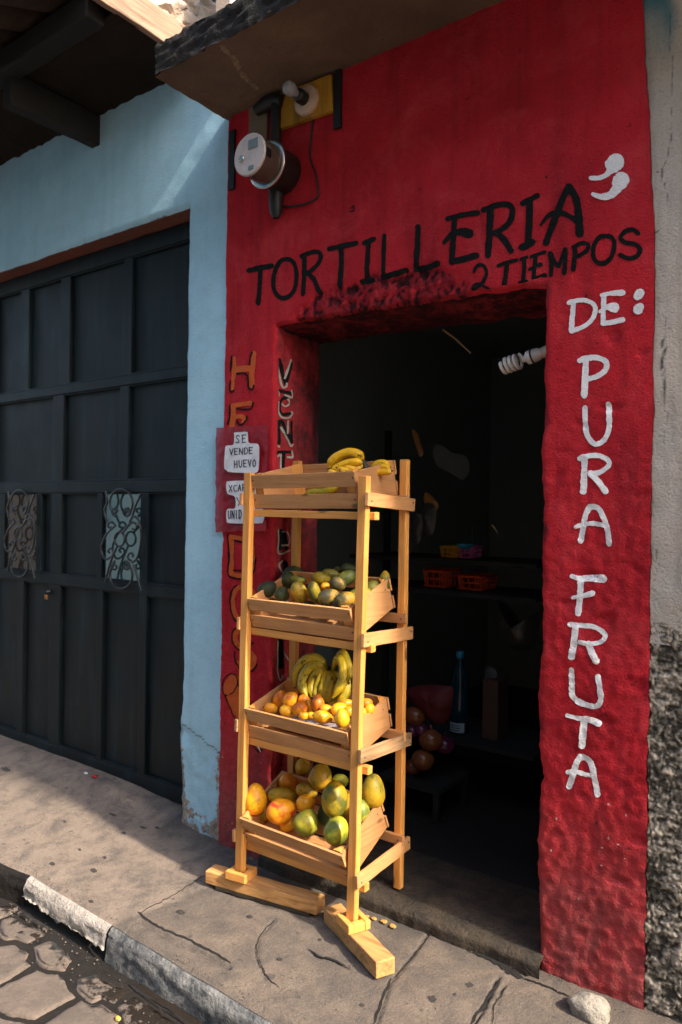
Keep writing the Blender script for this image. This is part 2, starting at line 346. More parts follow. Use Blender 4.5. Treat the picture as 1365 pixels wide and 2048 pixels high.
    # fruit: c1 base, c2 blush on one side, c3 patches, spot
    def fruit(name, c1, c2, c3, spots=.3, rough=.32, dull=0.):
        if 'green' in name and 'lime' not in name: c1, c2, c3 = [tuple(v*.8 for v in c) for c in (c1, c2, c3)]
        t = NT(name); co = t.coord('obj', (1, 1, 1), True); n = t.noise(co, 14, 4, .55, .5); n2 = t.noise(co, 30, 5, .6)
        c = t.ramp(n, [(.40, c3), (.49, c1), (.60, c2)])
        c = t.mix(t.math('MULTIPLY', t.ramp(n2, [(.5, 0.), (.72, 1.)]), .35), c, tuple(x*.5 for x in c1))
        fl = t.voro(co, 330.); c = t.mix(t.math('MULTIPLY', t.ramp(fl, [(.12, 1.), (.2, 0.)]), .22), c, tuple(min(1, x*1.5+.05) for x in c1))
        c = t.mix(t.math('MULTIPLY', t.ramp(t.noise(co, 34, 5, .7, .5), [(.34, 1.), (.41, 0.)]), spots*.8), c, tuple(x*.16+.004 for x in c1))
        sp = t.ramp(t.noise(co, 110, 3, .6), [(.31, 1.), (.35, 0.)]); c = t.mix(t.math('MULTIPLY', sp, min(1, spots*1.5)), c, (.03, .02, .01))
        return t.fin(c, t.ramp(n2, [(.3, rough+.06), (.7, rough+.24)]), t.bump(n2, .16, .002), .28 if 'green' in name else .4)
    M['f_dgreen'] = fruit('dark_green_skin', (.040, .052, .018), (.075, .09, .025), (.026, .036, .018), .4, .45)
    M['f_green'] = fruit('green_skin', (.085, .11, .022), (.22, .19, .022), (.05, .07, .022), .4, .38)
    M['f_lgreen'] = fruit('lime_skin', (.26, .27, .022), (.46, .38, .03), (.12, .15, .02), .4, .3)
    M['f_gyel'] = fruit('green_yellow_skin', (.34, .25, .018), (.58, .33, .015), (.12, .13, .022), .5, .34)
    M['f_grey'] = fruit('grey_green_skin', (.10, .085, .032), (.42, .23, .02), (.055, .05, .03), .6, .4)
    M['f_yel'] = fruit('yellow_skin', (.80, .38, .010), (.86, .44, .015), (.64, .25, .008), .5, .28)
    M['f_ora'] = fruit('orange_skin', (.74, .25, .010), (.84, .36, .012), (.50, .13, .008), .5, .28)
    M['f_red'] = fruit('red_blush_skin', (.78, .27, .01), (.86, .36, .01), (.55, .03, .012), .3, .26)
    M['f_olive'] = fruit('olive_skin', (.40, .25, .02), (.55, .30, .015), (.18, .16, .02), .7, .34)
    t = NT('banana_skin'); co = t.coord('obj', (1, 1, 1), True); n = t.noise(co, 22, 5, .6, .4)
    c = t.mix(t.ramp(n, [(.4, 0.), (.62, 1.)]), (.78, .43, .010), (.60, .34, .010))
    sp = t.ramp(t.noise(co, 48, 5, .68, .8), [(.36, 1.), (.40, 0.)]); c = t.mix(t.math('MULTIPLY', sp, .85), c, (.03, .018, .008))
    M['banana'] = t.fin(c, .45, t.bump(n, .1, .002), .4)
    t = NT('green_banana_skin'); co = t.coord('obj', (1, 1, 1), True); n = t.noise(co, 22, 5, .6, .4)
    c = t.mix(t.ramp(n, [(.4, 0.), (.62, 1.)]), (.50, .34, .012), (.30, .25, .015)); sp = t.ramp(t.noise(co, 42, 4, .65, .9), [(.36, 1.), (.40, 0.)]); c = t.mix(t.math('MULTIPLY', sp, .9), c, (.022, .015, .008))
    M['bananag'] = t.fin(c, .45, t.bump(n, .1, .002), .4)
    M['stem'] = simple('dark_stem', (.035, .028, .016), .7, bs=.6)
build_materials()
SUN_E, SUN_A, SUN_K, SKY_S, EXPO = 2.3, 2.4, .065, .15, 2.0
# ================================================================ the walls
XL, XR, ZT = .284, 1.39, 2.172
def bl(z): return .005*N(1, 0, z, 5)+.003*N(4, 0, z, 23)+.003
def br(z): return 1.712-.045*sm(2.1, 3.1, z)+.005*N(3, 0, z, 6)+(.003+.005*sm(1.2, .6, z))*N(9, 0, z, 26)
def wobL(z): return .006*N(11, 0, z, 5)+.004*N(12, 0, z, 17)
def wobR(z): return .009*N(21, 0, z, 4)+.007*N(22, 0, z, 13)+.004*N(23, 0, z, 40)+.01*sm(.5, .1, z)
def wobT(x): return .016*(1-sm(.35, 1.39, x))-.012*sm(.9, 1.39, x)+.010*N(x, 31, 0, 9)+.005*N(x, 33, 0, 30)
def crumble(x, z):
    top = 2.245+.075*sm(.35, .62, x)*(1-sm(.95, 1.2, x))+.03*N(x, 41, 0, 9)
    return sm(top, top-.045, z)*sm(.33, .42, x)*(1-sm(1.05, 1.22, x))*sm(ZT-.03, ZT, z)
def hred(x, z):
    a = .0013+.0030*sm(2.05, 1.2, z)+.0008*sm(.6, .2, z)
    h = a*(.8*FB(x, 0, z, 11, 3)+.9*N(x, 3, z, 44)+.3*N(x, 4, z, 90)) + .003*N(x, 5, z, 3)
    if z < 2.1 and x > 1.3:
        q = N(x*.8, 9, z*1.5, 16); h -= .006*sm(.4, .6, q)
    c = crumble(x, z)
    if c > 0: h += c*(.008*N(x, 7, z, 24)+.010*N(x, 8, z, 58)-.011)
    return h
def odist(x, z, x0, x1, zt):          # distance outside an opening
    dx = max(x0-x, 0, x-x1); dz = max(z-zt, 0); return math.hypot(dx, dz)
def redpt(x, z, deco=True):
    h = hred(x, z); X, Z = x, z
    f = lambda d: max(0., 1-abs(d)/.09)
    if z < ZT+.09:
        fz = 1 if z <= ZT else f(z-ZT)
        X += wobL(z)*f(x-XL)*fz + wobR(z)*f(x-XR)*fz
    if XL-.09 < x < XR+.09:
        fx = 1 if XL <= x <= XR else f(min(abs(x-XL), abs(x-XR)))
        Z += wobT(x)*f(z-ZT)*fx
    d = odist(x, z, XL, XR, ZT); R = .012 if x < .8 and z < ZT else .02; y = -.006-h
    if d < R: y += R*(1-math.sqrt(max(0, 1-((R-d)/R)**2)))*.8
    if x < .06: X += bl(z)*(1-x/.06)
    if x > 1.64: X += (br(z)-1.71)*(x-1.64)/.07
    return X, y, Z, h
def red_dirt_shade(x, z):
    c = crumble(x, z); r = c*(.50+1.1*max(0, -(.7*N(x, 7, z, 24)+.7*N(x, 8, z, 58))))  # crumbled plaster darker in its pits, shade painted from the relief
    if z < ZT+.02:
        r = max(r, .5*sm(.06, .0, abs(x-XR))*(.75+N(x, 6, z, 14)), .25*sm(.03, 0, abs(x-XL)))
    r = max(r, .35*sm(.16, .03, z))
    g = .33*sm(.75, .08, z)*(1 if x > 1.3 else 1.15)
    return (r, g, 0.)
def redsurf(X, Z):                    # y of the finished wall under world (X, Z)
    x, z = X, Z
    if z < ZT+.09 and abs(x-XR) < .09: x = X - wobR(z)*max(0, 1-abs(X-XR)/.09)
    if z < ZT+.09 and abs(x-XL) < .09: x = X - wobL(z)*max(0, 1-abs(X-XL)/.09)
    d = odist(x, z, XL, XR, ZT); R = .012 if x < .8 and z < ZT else .02; y = -.006-hred(x, z)
    if 0 < d < R: y += R*(1-math.sqrt(max(0, 1-((R-d)/R)**2)))*.8
    return y
shop = empty('red_shop', (1.0, 0, .05), 'red painted shop front with an open dark doorway and hand-painted lettering', 'building')
mb = MB()
xs = grid([0, XL-.02, XL, 1.39, 1.39+.02, 1.71], .0072); zs = grid([.0, ZT, ZT+.02, 3.14], .0085)
sheet(mb, xs, zs, lambda x, z: (*redpt(x, z)[:3], red_dirt_shade(x, z)), skip=lambda x, z: XL < x < XR and z < ZT)
# reveals of the doorway, shade painted darker with depth
for side, x0, wob in ((0, XL, wobL), (1, XR, wobR)):
    def rv(t, z, x0=x0, side=side):
        e = redpt(x0, z); a = sm(0, .25, t)
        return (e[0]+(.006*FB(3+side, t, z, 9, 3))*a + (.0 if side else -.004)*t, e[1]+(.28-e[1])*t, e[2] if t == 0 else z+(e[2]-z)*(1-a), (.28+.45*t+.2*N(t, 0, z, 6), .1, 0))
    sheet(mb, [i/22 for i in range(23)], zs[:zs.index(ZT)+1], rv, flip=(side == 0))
def sf(x, t):
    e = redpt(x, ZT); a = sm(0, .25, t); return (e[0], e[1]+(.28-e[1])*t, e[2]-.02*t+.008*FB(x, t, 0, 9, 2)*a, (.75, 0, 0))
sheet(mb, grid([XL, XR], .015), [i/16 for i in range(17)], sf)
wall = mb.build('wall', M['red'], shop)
# room behind the doorway
mb = MB(); x0, x1, y0, y1, zf, zc = -.35, 2.2, .283, 3.3, .10, 2.7
mb.span((x0-.1, y0, zf-.1), (x0, y1, zc)); mb.span((x1, y0, zf-.1), (x1+.1, y1, zc)); mb.span((x0-.1, y1, zf-.1), (x1+.1, y1+.1, zc))
mb.span((x0, y0, zf), (XL-.05, y0+.03, zc-.002)); mb.span((XR+.004, y0, zf), (x1, y0+.03, zc-.002)); mb.span((XL-.049, y0, ZT+.03), (XR+.004, y0+.03, zc-.002))
mb.span((.01, y0-.25, zc), (x1+.1, y0, zc+.1)); mb.span((x0-.1, y0+.001, zc), (x1+.1, y1+.1, zc+.101))
mb.span((XR+.035, .035, 0), (2.4, .279, zc-.004)); mb.span((.01, .035, 0), (XL-.05, .279, zc-.004)); mb.span((XL-.049, .035, ZT+.05), (XR+.034, .279, zc-.004)); mb.span((.01, .035, zc-.003), (1.72, .28, 3.1))
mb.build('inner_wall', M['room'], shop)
# threshold and floor
mb = MB()
def thr(x, t):
    k = t*.34; ye = -.045+.012*N(x, 4, 0, 6)+.004*N(x, 4, 0, 30)
    pr = [(0., .0), (.0, .055), (.012, .066), (.03, .07)]
    if t < 3: i = int(t); a, b = pr[i], pr[i+1]; f = t-i; y = ye+a[0]*(1-f)+b[0]*f; z = .03+a[1]*(1-f)+b[1]*f
    else: y = ye+.03+(t-3)*.12; z = .10+.012*sm(3, 4, t)
    z -= .006*N(x, 11, 0, 5)+.003*N(x, y, 0, 30)
    return (x, y, z)
sheet(mb, grid([XL-.02, XR+.03], .012), grid([0, 3, 5.9], .2), thr)
mb.build('threshold', M['threshold'], shop)
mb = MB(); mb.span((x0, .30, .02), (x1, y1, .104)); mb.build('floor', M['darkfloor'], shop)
# concrete slab over the shop front
mb = MB(); SX = 2.7
vein = [tuple(PZ(a, b, 3.1)[:2]) for a, b in ((445, 92), (470, 118), (488, 150), (512, 174))]
def slab(x, y):
    xx = x + (.008*N(2, y, 0, 12) if x < .05 else 0); yy = y+(.012*N(x, 7, 0, 8)+.005*N(x, 7, 0, 30) if y < -.37 else 0)
    d = pold(xx, yy, vein)
    z = 3.096+.006*FB(xx, yy, 0, 7, 3)+.003*N(xx, yy, 2, 40)
    if x < .035: z -= .010*sm(.035, .015, x)
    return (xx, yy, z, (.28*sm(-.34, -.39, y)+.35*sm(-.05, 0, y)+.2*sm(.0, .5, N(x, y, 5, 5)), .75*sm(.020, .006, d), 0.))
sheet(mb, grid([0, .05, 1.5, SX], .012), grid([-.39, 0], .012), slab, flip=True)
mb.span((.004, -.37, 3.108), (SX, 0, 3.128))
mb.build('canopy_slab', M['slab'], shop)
mb = MB()
def lip(x, t):
    top = 3.205+.02*N(x, 3, 0, 9)+.012*N(x, 3, 0, 33)
    z = 3.09+(top-3.09)*min(t, 1); y = -.392-.012*N(x, 0, t*.5, 11)-.008*N(x, 1, t*.6, 40)
    if t > 1: y += (t-1)*.06
    return (x+.01*N(t, 5, 0, 3), y, z, (.2, .55*sm(.25, .55, N(x, 8, t, 13)), 0))
sheet(mb, grid([0.003, 1.2, SX], .012), grid([0, 2], .1), lip)
sheet(mb, [0, .5, 1], grid([-.39, 0], .02), lambda u, y: (.001+.006*N(3, y, u, 15), y, 3.086+.04*u, (.1, 0, 0)), flip=True)
mb.build('slab_edge', M['slabedge'], shop)
mb = MB(); mb.span((.015, -.10, 3.318), (.10, -.001, 4.7)); mb.build('sun_blocker', M['pale'], shop, bevel=.006)  # post added to cut the sunlight to a slit on the blue wall
mb = MB(); mb.span((.02, .001, 3.12), (SX, .2, 4.7)); mb.build('upper_wall', M['pale'], shop)

# ---------------------------------------------------------------- blue house
house = empty('blue_house', (-1.2, 0, .08), 'light blue plastered house with a dark metal garage door under timber eaves', 'building')
GX0, GX1, GZ = -2.75, -.243, 2.782
def gwR(z): return .004*N(51, 0, z, 6)+.003*N(52, 0, z, 20)+(.016*sm(.62, .5, z)*sm(.2, .45, z)*-1+.006*N(53, 0, z, 30)*sm(.7, .5, z))
def bluept(x, z):
    X = x; f = max(0., 1-abs(x-GX1)/.09)
    if z < GZ: X += gwR(z)*f
    Z = z
    if x < GX1+.05: Z += (.006*N(x, 54, 0, 5)+.003*N(x, 55, 0, 25))*max(0., 1-abs(z-GZ)/.09)
    if x > -.06: X += bl(z)*(1+x/.06)
    h = .0025*FB(x, 0, z, 6, 3)+.0008*N(x, 0, z, 60)
    low = sm(.50-.35*(x+.12), .44-.35*(x+.12), z)
    h += low*(-.006+.006*FB(x, 1, z, 14, 3))
    d = odist(x, z, GX0, GX1, GZ); R = .012; y = -h
    if d < R: y += R*(1-math.sqrt(max(0, 1-((R-d)/R)**2)))
    edge = sm(.05, .0, x-GX1)*sm(.55, .35, z)
    g = low*(.30+.24*sm(.25, .08, z)+.34*edge+.26*sm(.06, 0, -x))
    crack = sm(.010, .002, abs(z-(.47-.35*(x+.12)+.012*N(x, 0, 0, 30))))
    r = .75*crack + .55*sm(.16, .07, z)*sm(-.1, 0., x) + .22*sm(.035, 0, -x)*(1+N(x, 0, z, 20))
    return (X, y, Z, (min(1, r), g, 0.))
mb = MB()
sheet(mb, grid([-3.4, GX0, -1.4, GX1, 0], .0095)[0:1]+grid([GX0, -1.3], .03)+grid([-1.3, GX1, 0], .0095)[1:], grid([0, 1.0, GZ], .0095)+grid([GZ, 3.42], .015)[1:], bluept, skip=lambda x, z: GX0 < x < GX1 and z < GZ)
sheet(mb, [i/10 for i in range(11)], grid([0, GZ], .02), lambda t, z: (bluept(GX1, z)[0]-.0*t, .012+.13*t, z, (.2, .35, 0)), flip=False)
mb.build('wall', M['blue'], house)
mb = MB()
sheet(mb, grid([GX0, GX1], .02), [-.1]+[i/8 for i in range(9)], lambda x, t: (x, max(.004, .012+.12*t), bluept(x, GZ)[2]+.006*FB(x, t, 0, 12, 3)*sm(0, .3, t)+(.012 if t < 0 else .001), (.2, .2, 0)))
mb.span((-3.4, .02, GZ+.02), (-.004, .26, 3.4)); mb.span((GX1+.02, .03, 0), (-.004, .26, GZ+.018))
mb.build('lintel', M['brickred'], house)
# garage door
DY = .12
door = MB(); door.span((GX0, DY+.012, .09), (GX1+.03, DY+.03, 2.8)); door = door.build('garage_door', M['door'], house)
def gx(px, py): return P(px, py, DY).x
def gz(px, py): return P(px, py, DY).z
fr = MB()
def stile(mbx, xa, xb, za, zb, pr=.016): mbx.span((xa, DY-pr, za), (xb, DY+.014, zb))
rails = [gz(370, 742), gz(370, 972), gz(300, 1168)]
zr = [(2.70, 2.78), (gz(250, 765), gz(250, 745)), (gz(250, 985), gz(250, 962)), (gz(250, 1185), gz(250, 1164)), (.095, .16)]
zr[1] = (gz(360, 756), gz(360, 736))
for za, zb in zr: stile(fr, GX0, GX1+.02, za, zb, .012)
vert = [(gx(44, 720), gx(60, 720), zr[1][1], zr[0][0]), (gx(123, 720), gx(142, 720), zr[1][1], zr[0][0]), (gx(249, 700), gx(266, 700), zr[1][1], zr[0][0]),
        (gx(109, 850), gx(130, 850), zr[2][1], zr[1][0]), (gx(243, 850), gx(260, 850), zr[2][1], zr[1][0]),
        (gx(105, 1050), gx(126, 1050), .1, zr[2][0]), (gx(198, 1050), gx(208, 1050), zr[3][1], zr[2][0]), (gx(284, 1050), gx(299, 1050), .1, zr[2][0]),
        (gx(76, 1050), gx(86, 1050), zr[3][1], zr[2][0]), (gx(2, 1050), gx(13, 1050), zr[3][1], zr[2][0]), (gx(38, 1250), gx(50, 1250), .1, zr[3][0]), (gx(197, 1300), gx(208, 1300), .1, zr[3][0])]
for x in (-2.1, -2.45): vert.append((x, x+.05, .1, 2.7))
k = 0
for xa, xb, za, zb in vert: k += 1; stile(fr, xa, xb, za+.001, zb-.001, .0085+.0002*k)
fr.build('door_frame', M['door'], door, bevel=.003)
tr = MB()                                   # thin raised beads round the panels
for za, zb in ((zr[1][1], 2.7), (zr[2][1], zr[1][0]), (zr[3][1], zr[2][0]), (.16, zr[3][0])):
    tr.span((GX0, DY-.009, za+.001), (GX1+.018, DY+.013, za+.010)); tr.span((GX0, DY-.006, zb-.008), (GX1+.018, DY+.013, zb-.001))
tr.build('panel_bead', M['door'], door, bevel=.0015)
def pane(xa, xb):
    p = MB(); p.span((xa, DY+.004, zr[3][1]+.012), (xb, DY+.009, zr[2][0]-.009)); return p.build('window_pane', M['pane'], door)
pane(gx(210, 1050), gx(283, 1050)); pane(gx(14, 1050), gx(75, 1050)).data.materials[0] = M['pane2']
def scroll(dx, mir=1):
    s = MB(); C = (972/4.015, 940+560/4.015)
    def cv(pts, r=.0058, closed=False, n=6):
        q = []
        for a, b in pts:
            w = P(a/4.015, 940+b/4.015, DY-.03); w.x += dx; q.append(w)
        s.tube(catmull(q, n, closed), r, 6)
    def ellc(cx, cy, rx, ry, a0=0, a1=360, n=14): return [(cx+rx*math.cos(math.radians(a0+(a1-a0)*i/n)), cy+ry*math.sin(math.radians(a0+(a1-a0)*i/n))) for i in range(n+1)]
    def spi(cx, cy, r, a0, turn): return [(cx+r*(1-.75*i/12)*math.cos(math.radians(a0+turn*i/12)), cy+1.15*r*(1-.75*i/12)*math.sin(math.radians(a0+turn*i/12))) for i in range(13)]
    cv(spi(930, 330, 34, 90, 330)[::-1]+ellc(975, 265, 92, 112, 150, 390, 12)+spi(1022, 330, 34, 90, -330), n=4)
    cv(spi(925, 775, 34, -90, -330)[::-1]+ellc(975, 845, 90, 108, 210, -30, 12)+spi(1015, 775, 34, -90, 330), n=4)
    cv(ellc(962, 555, 40, 58, 0, 345, 14), closed=True, n=3)
    cv([(1135, 190), (1090, 290), (1060, 380), (1030, 450), (985, 505)]); cv([(945, 605), (905, 700), (875, 790), (850, 900)])
    cv([(850, 170), (862, 260), (840, 330), (870, 430)]); cv([(1075, 760), (1105, 860), (1135, 970)])
    cv(spi(1075, 460, 40, 200, 300)[::-1]+[(1050, 400), (1085, 375), (1125, 430), (1135, 560), (1110, 690), (1070, 740)]+spi(1058, 690, 36, 90, 300), n=4)
    cv(spi(890, 450, 34, 0, -300)[::-1]+[(870, 500), (835, 560), (815, 640), (845, 715), (890, 700)]+spi(885, 655, 32, 60, -300), n=4)
    return s.build('ironwork', M['iron'], door)
scroll(0); scroll(P(42, 1080, DY).x-P(243, 1080, DY).x)
s = MB(); p = P(93, 1184, DY-.03); s.lathe(p+Vector((0, .02, 0)), (0, -1, 0), [(0, .012), (.012, .012), (.014, .008), (.03, .008)], 12); s.build('handle', M['iron'], door)
s = MB(); s.box(P(93, 1187, DY-.035)+Vector((0, 0, -.02)), (.022, .012, .026)); s.build('padlock', M['rust'], door, bevel=.003)
# eaves of the blue house
ev = MB(); yy = 0.0
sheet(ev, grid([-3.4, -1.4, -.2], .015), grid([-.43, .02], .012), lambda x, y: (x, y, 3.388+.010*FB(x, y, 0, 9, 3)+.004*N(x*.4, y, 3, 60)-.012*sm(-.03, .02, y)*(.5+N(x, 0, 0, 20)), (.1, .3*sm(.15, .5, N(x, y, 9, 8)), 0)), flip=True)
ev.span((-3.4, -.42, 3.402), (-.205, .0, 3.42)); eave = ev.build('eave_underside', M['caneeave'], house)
for x in (-.93, -2.0, -3.0):
    s = MB(); s.beam((x, -.46, 3.312), (x+.004, .02, 3.312), .066, .145, n=8, wob=.004); s.build('joist', M['darkwood'], house, bevel=.006)
s = MB(); s.beam((-3.4, -.462, 3.41), (-.27, -.462, 3.41), .09, .10, side=Vector((0, 1, 0)), n=20, wob=.012); s.build('fascia_beam', M['darkwood'], house, bevel=.01)
s = MB(); s.beam((-.197, -.53, 3.45), (-.197, .03, 3.45), .03, .128, n=10, wob=.004); s.build('end_board', M['litwood'], house, bevel=.004)
tl = MB()
for i in range(15):                        # clay tiles, channel side down, a slight gap between some
    x = -.30-.205*i; w = .095
    for r, (ya, yb, za, zb) in enumerate(((-.36, -.82, 3.60, 3.42), (.1, -.42, 3.74, 3.60))):
        vs = []; fs = []
        for j in range(5):
            t = j/4
            for k in range(9):
                ph = PI*k/8; ww = w*(1-.12*t)*(1+.05*N(i, j, k, 3)); vs.append((x+ww*math.cos(ph)*1.02+.01*N(i, r, 0, 9.3), ya+(yb-ya)*t, za+(zb-za)*t-(.055 if True else 0)*math.sin(ph)+.006*N(i, j, r, 5)))
        for j in range(4):
            for k in range(8): fs.append((j*9+k, j*9+k+1, (j+1)*9+k+1, (j+1)*9+k))
        tl.add(vs, fs, True)
tl = tl.build('roof_tiles', M['tile'], house); so = tl.modifiers.new('thick', 'SOLIDIFY'); so.thickness = .012
rb = MB(); rb.beam((-3.4, -.2, 3.70), (-.33, -.2, 3.70), .62, .02, side=Vector((0, 1, .33)), n=2); rb.build('roof_boards', M['darkwood'], house)
s = MB()
def mortar(u, v): return (-.205+.03*v+.03*N(u, v, 0, 9)+.012*N(u, v, 0, 35), -.50+u*.62, 3.50+.2*v+.03*N(u, v, 4, 8)+.01*N(u, v, 3, 40))
sheet(s, grid([0, 1], .03), grid([0, 1], .06), mortar); s.build('roof_verge', M['pale'], house)
s = MB(); s.span((-3.4, -.002, 3.42), (-.20, .25, 3.8)); s.build('upper_wall', M['blue'], house)

# ---------------------------------------------------------------- grey neighbour
nb = empty('grey_house', (2.6, 0, .05), 'bare grey plastered wall with rough pebble dash at its foot, right of the shop', 'building')
def zb_(x): return 1.165-.25*(x-1.71)+.02*N(x, 0, 0, 14)+.01*N(x, 0, 0, 45)
mb = MB()
teal = [PX(0, 0, 0)]
def gp(x, v):
    X = x + (br(v)-1.71 if x <= 1.7101 else 0) ; h = .004*FB(x, 0, v, 8, 3)+.0012*N(x, 0, v, 60)
    Z = v; g = .35*sm(1.9, 1.715, x)*(.6+.4*N(x, 3, v, 9)) if v > 1 else .2
    crk = abs(x-(1.742+.022*N(7, 0, v, 4)+.016*N(7, 1, v, 13)+.006*N(7, 1, v, 40)))
    r = .55*sm(.006, .001, crk)*sm(.1, .3, N(3, 3, v, 3)+.3)+.25*sm(.1, .5, N(x, 9, v, 4))+.3*sm(1.25, 1.16, v)
    tl_ = sm(.045, .0, abs(x-1.728+.02*N(x, 0, v, 9)))*sm(2.66, 2.95, v+.1*N(x, 2, v, 8))
    return (X, .002-h, Z, (r, g, tl_))
sheet(mb, grid([1.71, 1.95], .008)+grid([1.95, 5.6], .08)[1:], grid([1.09, 4.2], .012), gp)
mb.build('wall', M['grey'], nb)
mb = MB()
def pb(x, t):
    zt = zb_(x); z = t*zt; X = x+(br(z)-1.71 if x <= 1.7101 else 0)
    q = 0; p = Vector((x*1.0, .3, z)); d1 = noise.voronoi(p*95)[0]
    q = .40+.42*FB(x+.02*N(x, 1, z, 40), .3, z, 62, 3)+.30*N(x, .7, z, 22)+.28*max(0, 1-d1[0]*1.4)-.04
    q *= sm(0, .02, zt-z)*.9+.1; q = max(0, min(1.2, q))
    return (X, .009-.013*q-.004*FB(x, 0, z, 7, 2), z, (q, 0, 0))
sheet(mb, grid([1.71, 1.96], .0034)+grid([1.96, 2.9], .008)[1:]+grid([2.9, 5.6], .05)[1:], grid([0, 1], .0034), pb)
mb.build('pebble_dash', M['pebble'], nb)
mb = MB(); mb.span((SX+.002, -.22, 3.1), (7.5, .3, 3.2)); mb.span((1.72, .03, 3.3), (5.6, .3, 4.2)); mb.build('eave', M['slab'], nb)  # unseen neighbour eave added to keep the walls shaded
# teal paint smear high on the grey wall
# ================================================================ pavement, kerb, road
KP = [(-4.5, -.66), (-.63, -.608), (-.44, -.592), (.10, -.611), (.84, -.636), (4.5, -.72)]
def yk(x):
    for (a, b), (c, d) in zip(KP, KP[1:]):
        if x <= c: return b+(d-b)*(x-a)/(c-a)
    return KP[-1][1]
def pz0(x, y): return .052+.04*sm(-.15, -.9, x)*sm(-.62, .0, y)+.072*min(y, .05)+.02*sm(-.1, .05, y)*sm(.1, -.3, x)
def pv(*pts, z=.03): return [tuple(PZ(a, b, z)[:2]) for a, b in pts]
GRV = [(pv((280, 1830), (330, 1862), (400, 1892), (460, 1925)), .007, .014), (pv((412, 1752), (340, 1795), (280, 1830), (222, 1868)), .004, .0015),
       (pv((553, 1838), (520, 1870), (512, 1900), (520, 1928), (536, 1962)), .004, .006), (pv((536, 1962), (580, 1985)), .004, .0015),
       (pv((870, 1862), (835, 1905), (800, 1945), (782, 1962), (764, 2010), (750, 2048)), .004, .008), (pv((997, 1962), (975, 2005), (945, 2048)), .007, .014),
       (pv((1012, 1975), (1000, 1990), (985, 2048)), .004, .004), (pv((620, 1905), (660, 1920), (700, 1935)), .006, .004),
       (pv((860, 1856), (920, 1885), (990, 1920), (1050, 1958)), .011, .03), (pv((1050, 1958), (1140, 1990)), .006, .004)]
def pave(x, v):
    y0 = yk(x)+.006; y = y0+v*(.16-y0); z = pz0(x, y)+.0035*FB(x, y, 0, 5, 3)+.0008*N(x, y, 0, 55); dirt = 0.
    if -1.4 < x < 2.1:
        for pl, w, dp in GRV:
            w = max(w, .0058)
            b = [min(q[0] for q in pl)-.03, max(q[0] for q in pl)+.03, min(q[1] for q in pl)-.03, max(q[1] for q in pl)+.03]
            if b[0] < x < b[1] and b[2] < y < b[3]:
                d = pold(x, y, pl)+.0025*N(x, y, 1, 60)
                z -= dp*sm(w, w*.25, d); dirt = max(dirt, min(.4, dp*50)*sm(w*5, w, d))
    z -= .006*sm(.03, 0, y-y0); dirt = max(dirt, .5*sm(.05, .005, y-y0)*(.5+N(x, 3, 0, 14)) if x > .13 else 0)
    dirt = max(dirt, (.62*sm(-.20, .0, y)+.15*sm(.2, .5, N(x, y, 3, 7)))*sm(1.5, 1.0, x) if x > -.3 else .30*sm(-.1, .06, y), .32*sm(.12, .03, abs(y+.33+.03*N(x, 2, 0, 3)))*sm(-1.2, -.6, x)*(.6+N(x, y, 0, 6)) if x < .9 else 0)  # dirt plus painted shade along the wall foot and under the rack
    tone = sm(.015, -.01, x-(.10+.13*(y+.61)/.4))
    return (x, y, z, (dirt, 0, tone*.8))
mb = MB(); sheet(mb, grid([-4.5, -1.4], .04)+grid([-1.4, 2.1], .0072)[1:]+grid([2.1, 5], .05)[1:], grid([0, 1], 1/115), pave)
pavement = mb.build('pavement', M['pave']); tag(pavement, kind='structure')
mb = MB(); prof = [(.012, -.002), (.0, -.006), (-.012, -.018), (-.018, -.04), (-.02, -.07), (-.022, -.10), (-.024, -.16)]
def kf(mat, xa, xb, rag):
    mb.cur = mat
    def f(x, t):
        i = min(int(t), 5); a, b = prof[i], prof[i+1]; q = t-i; yy = a[0]+(b[0]-a[0])*q; zz = a[1]+(b[1]-a[1])*q
        n = .008*N(x, t*.3, 0, 9)+.005*N(x, t, 0, 35)
        if rag: zz = max(zz, -.066+.028*N(x, 5, 0, 13)+.012*N(x, 5, 0, 45)); yy -= .006
        base = pz0(x, yk(x)+.006)+.0035*FB(x, yk(x)+.006, 0, 5, 3)-.006
        return (x, yk(x)+yy-n*sm(0, 1.5, t), base+zz*1.0+.003*(1-min(t, 1)))
    sheet(mb, grid([xa, xb], .01), grid([0, 6], .5), f, flip=True)
kf(1, .103, 5, False); kf(0, -.44, .10, True); kf(2, -4.5, -.443, False)
kerb = mb.build('kerb', [M['kerbwhite'], M['kerbgrey'], M['wet']]); tag(kerb, kind='structure')
RZ = -.10
mb = MB(); sheet(mb, grid([-3.5, 3.5], .05), grid([-3.2, -.38], .05), lambda x, y: (x, y, RZ-.0085+.003*FB(x, y, 0, 4, 3)))
road = mb.build('road', M['wet']); tag(road, kind='structure')
def proj(p):
    q = Vector(p)-CAM; w = q.dot(FW)
    if w <= .1: return (9999, 9999)
    u, v = q.dot(RT)/w*FOC, q.dot(UP)/w*FOC; c, s = math.cos(ROLL), math.sin(ROLL)
    return u*c+v*s+682.5, 1024-(-u*s+v*c)
